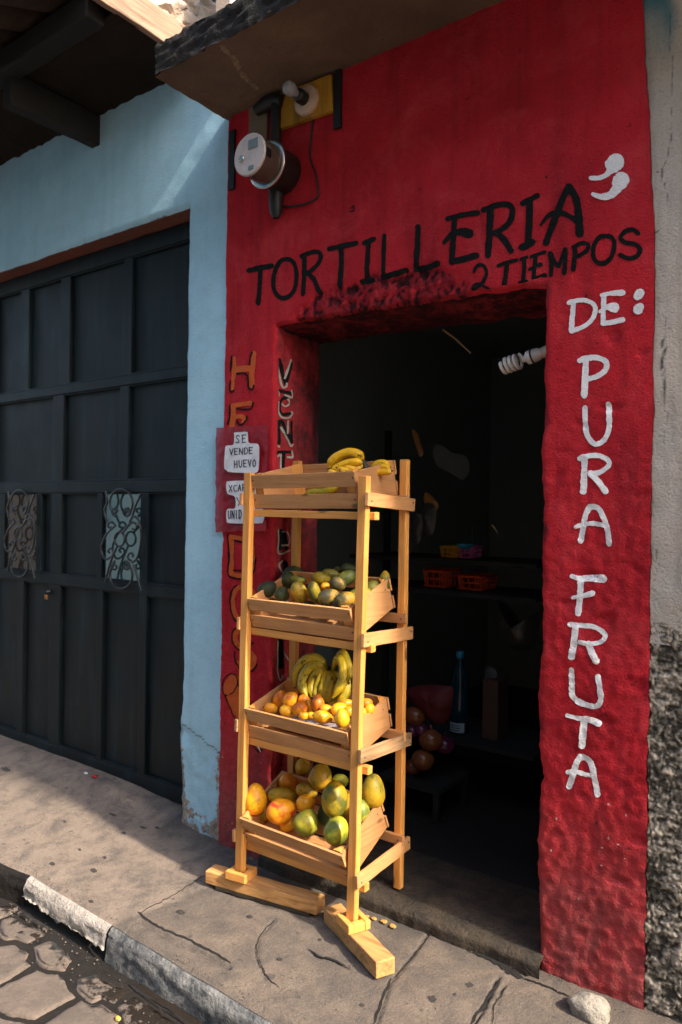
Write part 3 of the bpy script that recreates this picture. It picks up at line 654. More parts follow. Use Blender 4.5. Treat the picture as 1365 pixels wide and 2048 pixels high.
PAV = [[(-60, 430), (0, 440), (60, 432), (120, 428), (142, 445), (100, 480), (0, 520), (-60, 545)], [(10, 535), (90, 510), (230, 575), (370, 650), (215, 715), (120, 680), (50, 690), (-20, 650)], [(150, 470), (180, 490), (290, 548), (385, 605), (362, 632), (240, 560), (125, 485)],
       [(-60, 740), (60, 728), (120, 730), (230, 790), (205, 850), (245, 885), (120, 960), (0, 1030), (-60, 1060)], [(262, 752), (390, 700), (460, 735), (560, 850), (510, 925), (460, 928), (340, 905), (290, 860), (275, 800)],
       [(290, 930), (360, 955), (460, 955), (510, 1005), (520, 1060), (590, 1132), (430, 1215), (270, 1300), (200, 1285), (100, 1285), (50, 1270), (0, 1225), (-60, 1190), (-60, 1090)],
       [(592, 1080), (605, 1000), (740, 945), (810, 1005), (985, 1075), (995, 1090), (895, 1180), (800, 1145), (720, 1175), (640, 1130)],
       [(635, 1168), (700, 1203), (790, 1195), (920, 1270), (930, 1310), (890, 1400), (780, 1500), (540, 1480), (330, 1370), (460, 1270)],
       [(920, 1212), (1050, 1125), (1210, 1220), (1400, 1350), (1500, 1450), (1300, 1560), (1080, 1480), (970, 1330)],
       [(1000, 1035), (1100, 1042), (1260, 1045), (1400, 1120), (1520, 1230), (1700, 1400), (1640, 1480), (1380, 1305), (1180, 1180), (1050, 1085)],
       [(-60, 1270), (20, 1300), (100, 1312), (190, 1330), (260, 1400), (200, 1480), (-60, 1500)]]
mb = MB()
def paver(poly, top):
    n = len(poly); cx = sum(p[0] for p in poly)/n; cy = sum(p[1] for p in poly)/n; pts = []
    for i in range(n):
        a, b = poly[i], poly[(i+1) % n]; m = max(1, int(math.hypot(b[0]-a[0], b[1]-a[1])/.009))
        for k in range(m):
            x, y = a[0]+(b[0]-a[0])*k/m, a[1]+(b[1]-a[1])*k/m; j = .006*N(x, y, 3, 28)+.0035*N(x, y, 5, 80)
            dx, dy = x-cx, y-cy; l = math.hypot(dx, dy); pts.append((x+dx/l*j, y+dy/l*j))
    rings = []; 
    for off, dz in ((-.004, -.02), (0, -.006), (.004, -.0015), (.014, .0)):
        rg = []
        for x, y in pts:
            dx, dy = cx-x, cy-y; l = math.hypot(dx, dy); rg.append((x+dx/l*off, y+dy/l*off, top+dz+.003*N(x, y, 1, 9)))
        rings.append(rg)
    for f in (.82, .6, .35, .12): rings.append([(cx+(x-cx)*f, cy+(y-cy)*f, top+.003*N(cx+(x-cx)*f, cy+(y-cy)*f, 1, 9)+.0012*N(cx+(x-cx)*f, cy+(y-cy)*f, 4, 40)+.001) for x, y in pts])
    m = len(pts); vs = [q for r in rings for q in r]+[(cx, cy, top+.002)]; fs = []
    for r in range(len(rings)-1):
        for k in range(m): fs.append((r*m+k, r*m+(k+1) % m, (r+1)*m+(k+1) % m, (r+1)*m+k))
    b = (len(rings)-1)*m
    for k in range(m): fs.append((b+k, b+(k+1) % m, len(vs)-1))
    mb.add(vs, fs, True)
for pl in PAV:
    q = [PZ(a/3.9, 1700+b/3.9, RZ)[:2] for a, b in pl]; ar = sum(q[i][0]*q[(i+1) % len(q)][1]-q[(i+1) % len(q)][0]*q[i][1] for i in range(len(q)))
    paver([tuple(v) for v in (q if ar > 0 else q[::-1])], RZ+.004*random.uniform(-1, 1))
rnd = random.Random(3); y = -.80
while y > -3.1:
    h = rnd.uniform(.17, .24); x = -3.4+rnd.uniform(0, .2)
    while x < 3.4:
        w = rnd.uniform(.2, .34); c = (x+w/2, y-h/2, RZ); a = proj(c)
        if not (-260 < a[0] < 640 and 1640 < a[1] < 2230) and math.hypot(c[0]-CX, c[1]+CD) > .0:
            g = .012; j = lambda: rnd.uniform(-.012, .012)
            paver([(x+g+j(), y-h+g+j()), (x+w/2, y-h+g+j()), (x+w-g+j(), y-h+g+j()), (x+w-g+j(), y-h/2), (x+w-g+j(), y-g+j()), (x+w/2, y-g+j()), (x+g+j(), y-g+j()), (x+g+j(), y-h/2)], RZ+rnd.uniform(-.004, .004))
        x += w
    y -= h
mb.build('paving_stones', M['paver'], road)
mb = MB(); sheet(mb, grid([-60, 60], 6), grid([-60, 60], 6), lambda x, y: (x, y, -.2)); g = mb.build('ground', M['ground']); tag(g, kind='structure')
# stone and small litter
def rock(name, c, r, mat, label, cat, sd, sq=.75):
    m = MB(); m.ell((0, 0, 0), (1, 0, 0), 1, 1, 1, 26, 18); 
    for v in m.v:
        k = 1+.22*N(v.x, v.y, v.z+sd, 1.1)+.10*N(v.x, v.y, v.z+sd, 3)+.03*N(v.x, v.y, v.z+sd, 9)
        v.xyz = (v.x*k, v.y*k, v.z*k); e = 3.2
        mx = (abs(v.x)**e+abs(v.y)**e+abs(v.z)**e)**(1/e) or 1; l = v.length; v *= (l/mx)**.6
        v.xyz = (c[0]+v.x*r[0], c[1]+v.y*r[1], c[2]+v.z*r[2])
    o = m.build(name, mat); return tag(o, label, cat)
c = P(1180, 2046, -.10); c.z = .055; rock('rock', c, (.056, .040, .036), M['stone'], 'pale rough stone lying on the pavement at the foot of the red wall', 'stone', 3)
c = PZ(237, 2037, RZ+.006); rock('fruit_scrap', c, (.009, .007, .006), M['debris'], 'small bright yellow fruit scrap in a joint of the paved road', 'fruit scrap', 8)
for i, (a, b, r) in enumerate(((748, 1847, .010), (768, 1853, .012), (786, 1862, .013), (735, 1842, .007))):
    c = PZ(a, b, .035); c.z = pz0(c.x, c.y)+.006
    rock('dry_leaf', c, (r, r*.7, r*.35), M['leaf'], ['curled dry yellow leaf by the doorstep nearest the rack post', 'dry yellow leaf on the pavement between two others at the doorstep', 'largest dry yellow leaf lying beside the crack below the doorstep', 'smallest dry leaf under the corner of the fruit rack'][i], 'leaf', i*3.1)
for i, (a, b, r) in enumerate(((172, 1548, .012), (190, 1556, .016))):
    c = P(a, b, .03); c.z = pz0(c.x, c.y)+.008
    rock('litter_scrap', c, (r, r*.6, r*.4), [M['paper'], M['redlabel']][i], ['tiny white paper scrap at the foot of the garage door', 'small red scrap of litter at the foot of the garage door'][i], 'litter', 5+i*2)

gr = MB(); rg = random.Random(11)
for i in range(900):
    k = rg.random()
    if k < .35: x = rg.uniform(-1.2, 1.9); y = yk(x)+.01+abs(rg.gauss(0, .03)); z = pz0(x, y)
    elif k < .6: x = rg.uniform(-1.9, 1.7); y = (.085 if x < -.25 else -.012)-abs(rg.gauss(0, .03)); z = pz0(x, y)
    elif k < .8: x = rg.uniform(-1.2, 1.8); y = rg.uniform(yk(x)+.02, -.02); z = pz0(x, y)
    else: x = rg.uniform(-.9, 1.2); y = yk(x)-.03-abs(rg.gauss(0, .08)); z = RZ-.006
    if math.hypot(x-.6, y+.09) < .1: continue
    r = rg.uniform(.0012, .0034)*(1.5 if k > .8 else 1); vs = [Vector((rg.uniform(-1, 1), rg.uniform(-1, 1), rg.uniform(-.6, .8))).normalized()*r*rg.uniform(.7, 1.2) for _ in range(6)]
    vs = [Vector((r, 0, 0)), Vector((-r*.8, r*.2, 0)), Vector((0, r, 0)), Vector((.1*r, -r*.9, 0)), Vector((0, 0, r*.8)), Vector((0, 0, -r*.6))]; an = rg.uniform(0, 6.28); ro = Matrix.Rotation(an, 3, 'Z'); sc_ = rg.uniform(.7, 1.4)
    c = Vector((x, y, z+r*.4+.002))
    gr.add([c+ro @ Vector((v.x*sc_, v.y, v.z)) for v in vs], [(0, 2, 4), (2, 1, 4), (1, 3, 4), (3, 0, 4), (2, 0, 5), (1, 2, 5), (3, 1, 5), (0, 3, 5)])
g = gr.build('gravel', M['grit']); tag(g, 'fine loose grit scattered along the kerb and wall foot', 'grit', kind='stuff')
# ================================================================ lettering
def crop(ox, oy, s): return lambda a, b: (ox+a/s, oy+b/s)
SK = [0]
def stroke(mb, pts, w, tf, surf, lift=.0014, n=7, closed=False):
    q = [Vector((*tf(a, b), 0)) for a, b in pts]; SK[0] += 1; k = SK[0]
    W = [tf(v, 0)[0]-tf(0, 0)[0] for v in (w if isinstance(w, (list, tuple)) else [w]*len(q))]
    c = catmull(q, n, closed); wv = catmull([Vector((v, 0, 0)) for v in W], n, closed); wv = [v.x/2 for v in wv]
    m = len(c); rows = []
    def nrm(i):
        t = (c[min(i+1, m-1)]-c[max(i-1, 0)]); t = t.normalized() if t.length > 1e-6 else Vector((1, 0, 0)); return t, Vector((-t.y, t.x, 0))
    if not closed:
        t, nn = nrm(0)
        for e, f in ((1., .12), (.85, .55), (.5, .87)): rows.append((c[0]-t*wv[0]*e, nn, wv[0]*f))
    for i in range(m): t, nn = nrm(i); rows.append((c[i], nn, wv[i]))
    if not closed:
        t, nn = nrm(m-1)
        for e, f in ((.5, .87), (.85, .55), (1., .12)): rows.append((c[-1]+t*wv[-1]*e, nn, wv[-1]*f))
    vs = []; fs = []; off = lift+(k % 9)*.00013
    cols = (-1, -.5, 0, .5, 1)
    for i, (p, nn, h) in enumerate(rows):
        for x in cols:
            jit = (1+.10*N(p.x, p.y, k*3.1, .05))*(1+(.17*N(p.x, p.y, k*1.7+x, .16)+.12*N(p.x, p.y, k*2.3+x, .5))*(abs(x) == 1))
            a = p+nn*h*x*jit; vs.append(surf(a.x, a.y, off))
    nc = len(cols)
    for i in range(len(rows)-1):
        for j in range(nc-1): fs.append((i*nc+j, i*nc+j+1, (i+1)*nc+j+1, (i+1)*nc+j))
    mb.add(vs, fs, True)
def onred(px, py, off): p = P(px, py, -.008); return (p.x, redsurf(p.x, p.z)-off, p.z)
def onrev(px, py, off): p = PX(px, py, XL); e = redpt(XL, p.z)[0]; t = max(0, min(1, p.y/.28)); return (e+.006*FB(3, t, p.z, 9, 3)*sm(0, .25, t)-.004*t+off+.001, max(p.y, .012), p.z)
def word(name, mat, strokes, tf, surf=onred, lift=.0014, par=None):
    m = MB()
    for s in strokes: stroke(m, s[0], s[1], tf, surf, lift, closed=len(s) > 2)
    return m.build(name, mat, par or shop)
A = crop(480, 300, 3.4125); B = crop(860, 280, 2.967); C_ = crop(1080, 560, 4.789); E_ = crop(1080, 1300, 4.789); F = crop(420, 680, 4.875); G = crop(420, 1040, 3.9375)
D_ = lambda a, b: C_(a, b+1916)
BK = []
word('black_lettering', M['lblack'], [
 ([(60, 822), (130, 805), (215, 790)], 36), ([(140, 810), (135, 930), (125, 1045)], 32),
 ([(305, 745), (350, 752), (380, 800), (386, 880), (370, 960), (325, 1003), (278, 1008), (236, 960), (228, 890), (245, 810), (275, 760)], 30, 1),
 ([(422, 725), (480, 700), (530, 695), (553, 720), (543, 762), (500, 812), (455, 842)], 30), ([(440, 730), (440, 850), (432, 982)], 32), ([(470, 845), (510, 890), (540, 968)], 32),
 ([(612, 675), (700, 655), (795, 635)], 34), ([(690, 670), (695, 780), (680, 930)], 36),
 ([(852, 635), (915, 608)], 36), ([(880, 640), (870, 760), (862, 890)], 34), ([(830, 897), (893, 882)], 38),
 ([(988, 585), (982, 700), (977, 850)], 30), ([(970, 865), (1050, 845), (1128, 818)], 36),
 ([(1217, 525), (1212, 650), (1200, 800)], 38), ([(1195, 812), (1270, 800), (1350, 772)], 38)], A)
word('black_lettering', M['lblack'], [
 ([(108, 467), (200, 445), (285, 432)], 30), ([(150, 460), (142, 560), (130, 718)], 34), ([(85, 608), (130, 562), (180, 545), (228, 553)], [22, 34, 44, 62]), ([(132, 722), (200, 705), (275, 685)], 38),
 ([(320, 415), (400, 385), (468, 385), (490, 425), (470, 490), (425, 530), (385, 550)], 34), ([(358, 412), (355, 550), (345, 682)], 40), ([(395, 550), (440, 590), (480, 655)], 38),
 ([(552, 375), (600, 350), (638, 330)], 34), ([(592, 365), (590, 480), (582, 620)], 42), ([(545, 635), (575, 628), (608, 606)], 40),
 ([(690, 610), (730, 500), (785, 360), (825, 278)], 40), ([(828, 278), (868, 350), (882, 450), (890, 552)], [44, 44, 46, 54]), ([(660, 502), (710, 445), (775, 432), (840, 458), (878, 492)], [18, 30, 34, 30, 30])], B)
word('black_lettering', M['lblack'], [
 ([(262, 778), (283, 745), (318, 745), (335, 790), (310, 845), (262, 882)], 22), ([(250, 885), (258, 860), (290, 850), (320, 868), (355, 885)], 16),
 ([(405, 745), (460, 725), (515, 712)], 22), ([(457, 735), (450, 800), (440, 860)], 28),
 ([(542, 708), (575, 695)], 22), ([(560, 705), (560, 770), (552, 848)], 26), ([(532, 847), (573, 838)], 20),
 ([(602, 692), (640, 677), (682, 665)], 22), ([(628, 690), (620, 760), (615, 820)], 26), ([(592, 768), (630, 745), (655, 740)], [18, 22, 30]), ([(618, 824), (650, 815), (682, 802)], 28),
 ([(712, 672), (722, 740), (718, 800)], 26), ([(718, 672), (745, 730), (765, 748)], 26), ([(765, 746), (785, 700), (802, 648)], 24), ([(806, 652), (805, 720), (798, 788)], 28),
 ([(862, 640), (860, 700), (852, 768)], 28), ([(852, 636), (900, 612), (938, 620), (933, 655), (880, 690)], 26),
 ([(1035, 570), (1078, 577), (1095, 620), (1080, 690), (1042, 728), (998, 728), (972, 690), (976, 625), (1003, 582)], 28, 1),
 ([(1235, 552), (1205, 532), (1160, 543), (1132, 580), (1160, 608), (1218, 618), (1248, 650), (1228, 690), (1180, 702), (1130, 682)], 28)], B)
word('wall_mark', M['lblack'], [([(748, 418), (780, 416), (779, 380)], 8), ([(752, 398), (768, 392)], 6), ([(770, 405), (772, 380)], 5)], A)
word('white_scroll', M['lwhite'], [
 ([(955, 225), (1000, 226), (1045, 208), (1078, 175)], [24, 29, 32, 46]), ([(1090, 146), (1108, 126)], [96, 92]),
 ([(970, 322), (1020, 338), (1075, 325), (1112, 285)], [26, 37, 46, 64]), ([(1126, 250), (1140, 234)], [92, 88])], B)
word('white_lettering', M['lwhite'], [
 ([(278, 218), (320, 203), (420, 192), (508, 225), (532, 295), (490, 388), (410, 450), (300, 488)], 44), ([(322, 215), (310, 350), (302, 480)], 52),
 ([(592, 145), (680, 128), (790, 122)], [36, 42, 64]), ([(612, 150), (610, 280), (605, 402)], 48), ([(578, 302), (640, 262), (712, 262)], [34, 52, 98]), ([(605, 415), (700, 402), (795, 380)], 50),
 ([(940, 152), (965, 125)], [88, 80]), ([(938, 286), (962, 258)], [88, 78])], C_)
word('white_lettering', M['lwhite'], [
 ([(382, 770), (440, 748), (555, 745), (637, 790), (622, 868), (540, 925), (455, 948)], 52), ([(440, 770), (435, 900), (425, 1102)], 64),
 ([(432, 1225), (435, 1350), (452, 1480), (520, 1568), (600, 1545), (655, 1450), (665, 1320), (655, 1192)], 52),
 ([(382, 1712), (430, 1690), (560, 1682), (648, 1722), (655, 1780), (570, 1842), (485, 1852)], 48), ([(430, 1700), (425, 1850), (418, 2025)], 60), ([(485, 1852), (560, 1930), (628, 2022)], 62),
 ], C_)
word('white_lettering', M['lwhite'], [
 ([(392, 582), (412, 470), (440, 330), (478, 258)], 56), ([(478, 256), (552, 265), (608, 350), (648, 470), (665, 610)], 54), ([(348, 448), (400, 430), (500, 415), (600, 430), (650, 448)], 44),
 ([(308, 920), (380, 942), (480, 940), (605, 945)], [46, 50, 60, 80]), ([(395, 950), (390, 1070), (370, 1275)], 60), ([(318, 1125), (400, 1112), (505, 1085)], [34, 46, 56]),
 ([(290, 1382), (400, 1392), (530, 1410), (622, 1480), (592, 1545), (490, 1568), (390, 1552)], 46), ([(345, 1400), (335, 1540), (310, 1690)], 66), ([(470, 1570), (502, 1650), (543, 1735)], 64)], D_)
word('white_lettering', M['lwhite'], [
 ([(305, 192), (310, 320), (315, 440), (400, 510), (530, 540), (584, 490), (580, 380), (558, 256)], 54),
 ([(262, 625), (360, 652), (460, 662), (562, 705)], [36, 42, 56, 62]), ([(425, 672), (415, 790), (405, 915)], 66),
 ([(282, 1305), (320, 1190), (350, 1090), (385, 1025)], 62), ([(385, 1028), (450, 1040), (500, 1110), (530, 1260), (553, 1385)], 56), ([(268, 1170), (340, 1162), (430, 1190), (500, 1200)], 42)], E_)
word('orange_lettering', M['lorange'], [
 ([(235, 180), (240, 260), (233, 340), (225, 400), (215, 475)], 40), ([(240, 300), (320, 282), (400, 280)], 66), ([(430, 130), (420, 260), (410, 360), (415, 452)], 50),
 ([(235, 640), (320, 625), (400, 618)], 46), ([(228, 645), (230, 740), (215, 850)], 52), ([(240, 750), (310, 745), (345, 775), (330, 800)], 42)], F)
word('black_lettering', M['lblack'], [
 ([(212, 162), (205, 300)], 18), ([(203, 400), (195, 480), (215, 505), (238, 490)], 18), ([(412, 120), (395, 170), (390, 240)], 16), ([(268, 328), (340, 325), (377, 370), (377, 450), (402, 483), (428, 470), (432, 442)], 18),
 ([(200, 637), (195, 760), (175, 820)], 18), ([(272, 672), (370, 678), (412, 658), (425, 612)], 18), ([(268, 790), (290, 825), (322, 820), (362, 770), (358, 745)], 18)], F, lift=.0027)
word('orange_lettering', M['lorange'], [
 ([(168, 135), (166, 280), (170, 415)], 42), ([(168, 132), (260, 150), (322, 190), (342, 270), (328, 400)], 32), ([(170, 425), (250, 442), (315, 435)], 34),
 ([(300, 545), (225, 535), (185, 600), (180, 690), (215, 770), (300, 790), (335, 740), (345, 640), (330, 560)], 38, 1),
 ([(340, 870), (270, 850), (205, 880), (195, 950), (240, 1010), (320, 1050), (345, 1100), (310, 1160), (230, 1130)], 46),
 ([(160, 1295), (158, 1300)], 96), ([(185, 1255), (140, 1335)], 84), ([(178, 1330), (230, 1480), (300, 1640), (385, 1790)], [112, 150, 96, 16])], G)
word('black_lettering', M['lblack'], [
 ([(137, 118), (142, 160), (152, 300), (147, 415), (178, 452), (245, 465), (320, 440), (352, 390), (366, 300)], 13), ([(192, 162), (250, 176)], 12), ([(192, 395), (250, 402)], 12),
 ([(215, 515), (167, 570), (157, 660), (177, 750), (222, 812)], 12), ([(375, 560), (378, 700), (330, 800)], 10),
 ([(225, 840), (180, 880), (176, 950), (200, 1000), (238, 1030)], 12), ([(345, 968), (300, 980)], 13), ([(192, 1040), (200, 1110), (232, 1162)], 12), ([(370, 1135), (345, 1185), (310, 1192)], 13),
 ([(160, 1213), (205, 1225), (218, 1290), (180, 1360), (120, 1378), (95, 1320), (115, 1250)], 8, 1), ([(120, 1380), (165, 1490), (215, 1600), (300, 1730), (385, 1830)], 9), ([(218, 1290), (300, 1410), (370, 1560), (400, 1820)], 9)], G, lift=.0027)
word('white_lettering', M['lwhite'], [([(392, 1790), (396, 1825)], [26, 8])], G, lift=.003)
word('black_lettering', M['lblack'], [([(672, 195), (700, 300), (735, 430)], [44, 44, 24]), ([(793, 230), (765, 340), (740, 430)], 26),
 ([(672, 495), (785, 520)], 34), ([(740, 560), (690, 590), (678, 660), (700, 725), (780, 715)], 34), ([(675, 790), (672, 1005)], 30), ([(695, 790), (740, 880), (800, 990)], 34), ([(795, 800), (802, 980)], 26),
 ([(645, 1092), (800, 1092)], 28), ([(722, 1100), (715, 1290)], 30)], F, surf=onrev)
word('cream_lettering', M['lcream'], [([(645, 165), (665, 300), (690, 420), (710, 462), (742, 455), (748, 425)], 18), ([(780, 198), (730, 372)], 18),
 ([(652, 478), (662, 530), (648, 575)], 16), ([(795, 495), (800, 540), (780, 562), (725, 535)], 17), ([(662, 605), (665, 700), (700, 755), (765, 758), (803, 715), (790, 700)], 18), ([(752, 580), (765, 615), (735, 648), (700, 622)], 15),
 ([(640, 768), (650, 900), (640, 1010), (672, 1040)], 18), ([(690, 855), (745, 960), (785, 1032), (808, 1020)], 18), ([(760, 790), (755, 910)], 18),
 ([(618, 1100), (640, 1140), (680, 1120)], 18), ([(798, 1085), (802, 1140), (755, 1142)], 18), ([(692, 1120), (685, 1290)], 18)], F, surf=onrev, lift=.0027)
word('black_lettering', M['lblack'], [([(560, 90), (550, 220)], 40), ([(590, 110), (600, 220)], 36), ([(590, 340), (600, 500)], 40), ([(555, 950), (560, 1150)], 46)], G, surf=onrev)
word('cream_lettering', M['lcream'], [([(537, 75), (534, 160), (530, 250), (560, 266), (622, 240)], 11), ([(570, 92), (612, 98), (628, 150), (612, 205)], 9), ([(562, 200), (605, 198)], 14),
 ([(567, 322), (540, 350), (552, 395), (572, 420), (560, 450)], 14), ([(532, 955), (532, 1080), (530, 1190), (552, 1262), (575, 1220)], 11), ([(582, 1030), (610, 1100)], 10)], G, surf=onrev, lift=.0027)
# ---------------------------------------------------------------- egg notice in a red plastic sleeve
PY = -.016
def onflat(off0):
    def f(px, py, off): p = P(px, py, PY-off0); return (p.x, p.y-off, p.z)
    return f
sg = empty('egg_notice', P(485, 960, PY), 'two white cut-out handwritten papers in a creased red plastic sleeve on the wall', 'sign')
m = MB(); 
def slv(u, v):
    a = P(434+(537-434)*u+(-2)*v, 856-6*u+(209)*v, PY+.004); a.y += .004*FB(u*3, v*5, 1, 1.3, 3)+.0025*N(u, v, 2, 22); a.y -= .003; return tuple(a)
sheet(m, grid([0, 1], .025), grid([0, 1], .0125), slv); m.build('plastic_sleeve', M['redplastic'], sg)
m = MB(); q = [P(a, b, PY-.007) for a, b in ((506, 1042), (533, 1040), (533, 1062), (506, 1063))]; m.add(q, [(3, 2, 1, 0)]); m.build('red_strip', M['redlabel'], sg)
def card(pts, tf):
    q = catmull([(*tf(a, b), 0) for a, b in pts], 4, True)[:-1]; m = MB()
    fr_ = [P(v.x, v.y, PY-.0105) for v in q]; bk = [P(v.x, v.y, PY-.0085) for v in q]; n = len(q)
    m.add(fr_+bk, [tuple(range(n))]+[(i, (i+1) % n, n+(i+1) % n, n+i) for i in range(n)]); return m.build('paper_card', M['paper'], sg)
c1 = card([(238, 925), (240, 903), (300, 898), (362, 896), (372, 920), (376, 985), (392, 1006), (455, 1010), (478, 1030), (483, 1090), (476, 1250), (455, 1292), (400, 1298), (200, 1288), (165, 1270), (140, 1235), (150, 1060), (165, 1030), (220, 1025), (236, 1000)], F)
c2 = card([(180, 1378), (330, 1370), (500, 1372), (535, 1400), (530, 1480), (500, 1520), (440, 1530), (440, 1640), (510, 1645), (535, 1690), (520, 1770), (480, 1788), (200, 1786), (165, 1755), (162, 1670), (185, 1645), (245, 1640), (252, 1560), (235, 1520), (175, 1500), (160, 1440), (163, 1395)], F)
GL = {'S': [[(1, .12), (.5, 0), (.1, .25), (.8, .65), (.7, 1), (0, .9)]], 'E': [[(0, .05), (.05, 1)], [(-.1, 0), (.95, -.05)], [(0, .5), (.7, .45)], [(0, 1), (.9, .95)]], 'V': [[(0, 0), (.5, 1)], [(.5, 1), (.95, 0)]],
      'N': [[(0, 1), (.05, 0)], [(.05, 0), (.9, 1)], [(.9, 1), (.95, 0)]], 'D': [[(.05, 0), (.05, 1)], [(-.05, .02), (.6, 0), (1, .5), (.6, .95), (0, 1)]], 'H': [[(0, 0), (.05, 1)], [(.85, 0), (.9, 1)], [(0, .52), (.9, .48)]],
      'U': [[(0, 0), (.05, .75), (.5, 1), (.85, .7), (.9, 0)]], 'O': [[(.5, 0), (.05, .4), (.2, .95), (.7, .95), (.95, .4), (.5, 0)]], 'X': [[(0, 0), (.9, 1)], [(.9, 0), (0, 1)]], 'C': [[(.95, .05), (.3, .1), (.05, .5), (.3, .95), (.95, .95)]],
      'A': [[(0, 1), (.5, 0)], [(.5, 0), (.95, 1)], [(.15, .65), (.8, .62)]], 'R': [[(0, 0), (.05, 1)], [(0, .05), (.8, .05), (.8, .45), (.05, .5)], [(.3, .5), (.9, 1)]], 'Y': [[(0, 0), (.5, .5)], [(1, 0), (.4, 1)]], 'I': [[(.4, 0), (.4, 1)]], 'P': [[(0, 0), (.05, 1)], [(0, .05), (.8, .05), (.8, .45), (.05, .5)]]}
def write(m, txt, x, y, w, h, gap, sl, lw=9):
    for i, ch in enumerate(txt):
        for st in GL[ch]: stroke(m, [(x+i*(w+gap)+a*w, y+i*sl+b*h) for a, b in st], lw, F, onflat(.0105), lift=.0006, n=4)
m = MB(); write(m, 'SE', 255, 930, 36, 72, 28, -2); write(m, 'VENDE', 195, 1062, 34, 58, 14, -3); write(m, 'HUEVO', 242, 1178, 30, 66, 15, -3); m.build('handwriting', M['ink'], c1)
m = MB(); write(m, 'XCAR', 190, 1418, 30, 62, 14, -4); write(m, 'Y', 262, 1535, 44, 80, 0, 0); write(m, 'UNID', 182, 1665, 24, 80, 11, -2); m.build('handwriting', M['ink'], c2)

# ---------------------------------------------------------------- cracks and spots of the pavement
def onpave(px, py, off):
    p = PZ(px, py, .03); z = pz0(p.x, p.y); p = PZ(px, py, z); z = pz0(p.x, p.y)+.0035*FB(p.x, p.y, 0, 5, 3)+.0008*N(p.x, p.y, 0, 55)
    return (p.x, p.y, z+off)
ID = lambda a, b: (a, b)
def jag(pts, st=6, am=3.2, sd=0):
    out = []
    for (a, b), (c, d) in zip(pts, pts[1:]):
        n = max(1, int(math.hypot(c-a, d-b)/st))
        for i in range(n): t = i/n; x, y = a+(c-a)*t, b+(d-b)*t; out.append((x+am*N(x, y, sd, .17), y+am*N(y, x, sd+5, .19)))
    return out+[pts[-1]]
CK = [([(276, 1824), (300, 1845), (330, 1862), (365, 1876), (400, 1893), (432, 1908), (462, 1927)], 5), ([(553, 1838), (525, 1866), (513, 1892), (515, 1915), (524, 1936), (540, 1962), (560, 1978)], 2),
 ([(868, 1862), (835, 1905), (800, 1945), (784, 1960)], 2.2), ([(784, 1960), (770, 1985), (762, 2010), (748, 2050)], 6), ([(1000, 1958), (990, 1980), (968, 2012), (940, 2050)], 7), ([(1016, 1972), (1003, 1992), (990, 2010), (984, 2050)], 2.5),
 ([(617, 1900), (640, 1915), (670, 1922), (700, 1940)], 4), ([(852, 1852), (880, 1866), (920, 1885), (960, 1903), (1000, 1925), (1045, 1955)], 14), ([(1045, 1955), (1080, 1968), (1140, 1992)], 3), ([(412, 1750), (355, 1786), (280, 1826)], 1.6)]
m = MB()
for i, (pl, w) in enumerate(CK):
    jp = jag(pl, sd=i); stroke(m, jp, [w*(.75+.6*abs(N(j*.4, i, 0, 1.3)))*min(1, .3+j*.35, .3+(len(jp)-1-j)*.35) for j in range(len(jp))], ID, onpave, lift=.0022, n=2)
m.build('crack', M['crack'], pavement)
m = MB()
for i, (a, b, w, h) in enumerate(((226, 1616, 9, 5), (287, 1648, 8, 5), (315, 1645, 6, 4), (248, 1664, 6, 3), (188, 1742, 8, 5), (362, 1826, 11, 5), (183, 1805, 5, 4), (500, 1834, 8, 4), (940, 1970, 9, 6), (865, 1998, 8, 8), (910, 1990, 4, 3), (210, 1715, 5, 3), (105, 1730, 7, 4), (640, 1880, 5, 3), (725, 2012, 6, 4), (560, 1920, 7, 4), (12, 1530, 12, 7), (130, 1640, 4, 3), (160, 1700, 4, 3))):
    stroke(m, [(a-w*.55, b-h*.2), (a, b), (a+w*.55, b+h*.25)], [h, h*1.8, h], ID, onpave, lift=.0018, n=3)
m.build('spot', M['spot'], pavement)
# ================================================================ fruit rack
rack = empty('display_rack', (.6, -.09, .05), 'tall yellow pine rack of four shelves holding fruit crates in the doorway', 'rack')
def lerp(a, b, t): return a+(b-a)*t
PF = {'fl': ((.354, 1.590), (.337, .085)), 'fr': ((.870, 1.569), (.847, .085))}
def post(a, b, y, n=10, w=.033):
    m = MB(); m.beam((a[0], y, a[1]), (b[0], y-.002, b[1]), w, .026, n=n, wob=.0022); return m.build('post', M['postz'], rack, bevel=.0025)
YF, YB = -.217, .052
post(*PF['fl'], YF); post(*PF['fr'], YF); post((.8575, 1.640), (.8575, .112), YB, w=.029); post((.358, 1.650), (.352, .105), YB, w=.030)
def fx(s, z): a, b = PF[s]; return lerp(b[0], a[0], (z-b[1])/(a[1]-b[1]))
FR = [(1.4425, 1.438), (1.006, 1.003), (.598, .602), (.208, .216)]
BR = [1.495, 1.075, .660, .293]
SR = [(1.493, 1.478), (1.034, 1.021), (.656, .641), (.246, .270)]
def nail(p, ax, par):
    m = MB(); m.lathe(Vector(p), ax, [(-.002, .0028), (.0006, .0028), (.0012, .0015)], 8); m.build('nail', M['nail'], par)
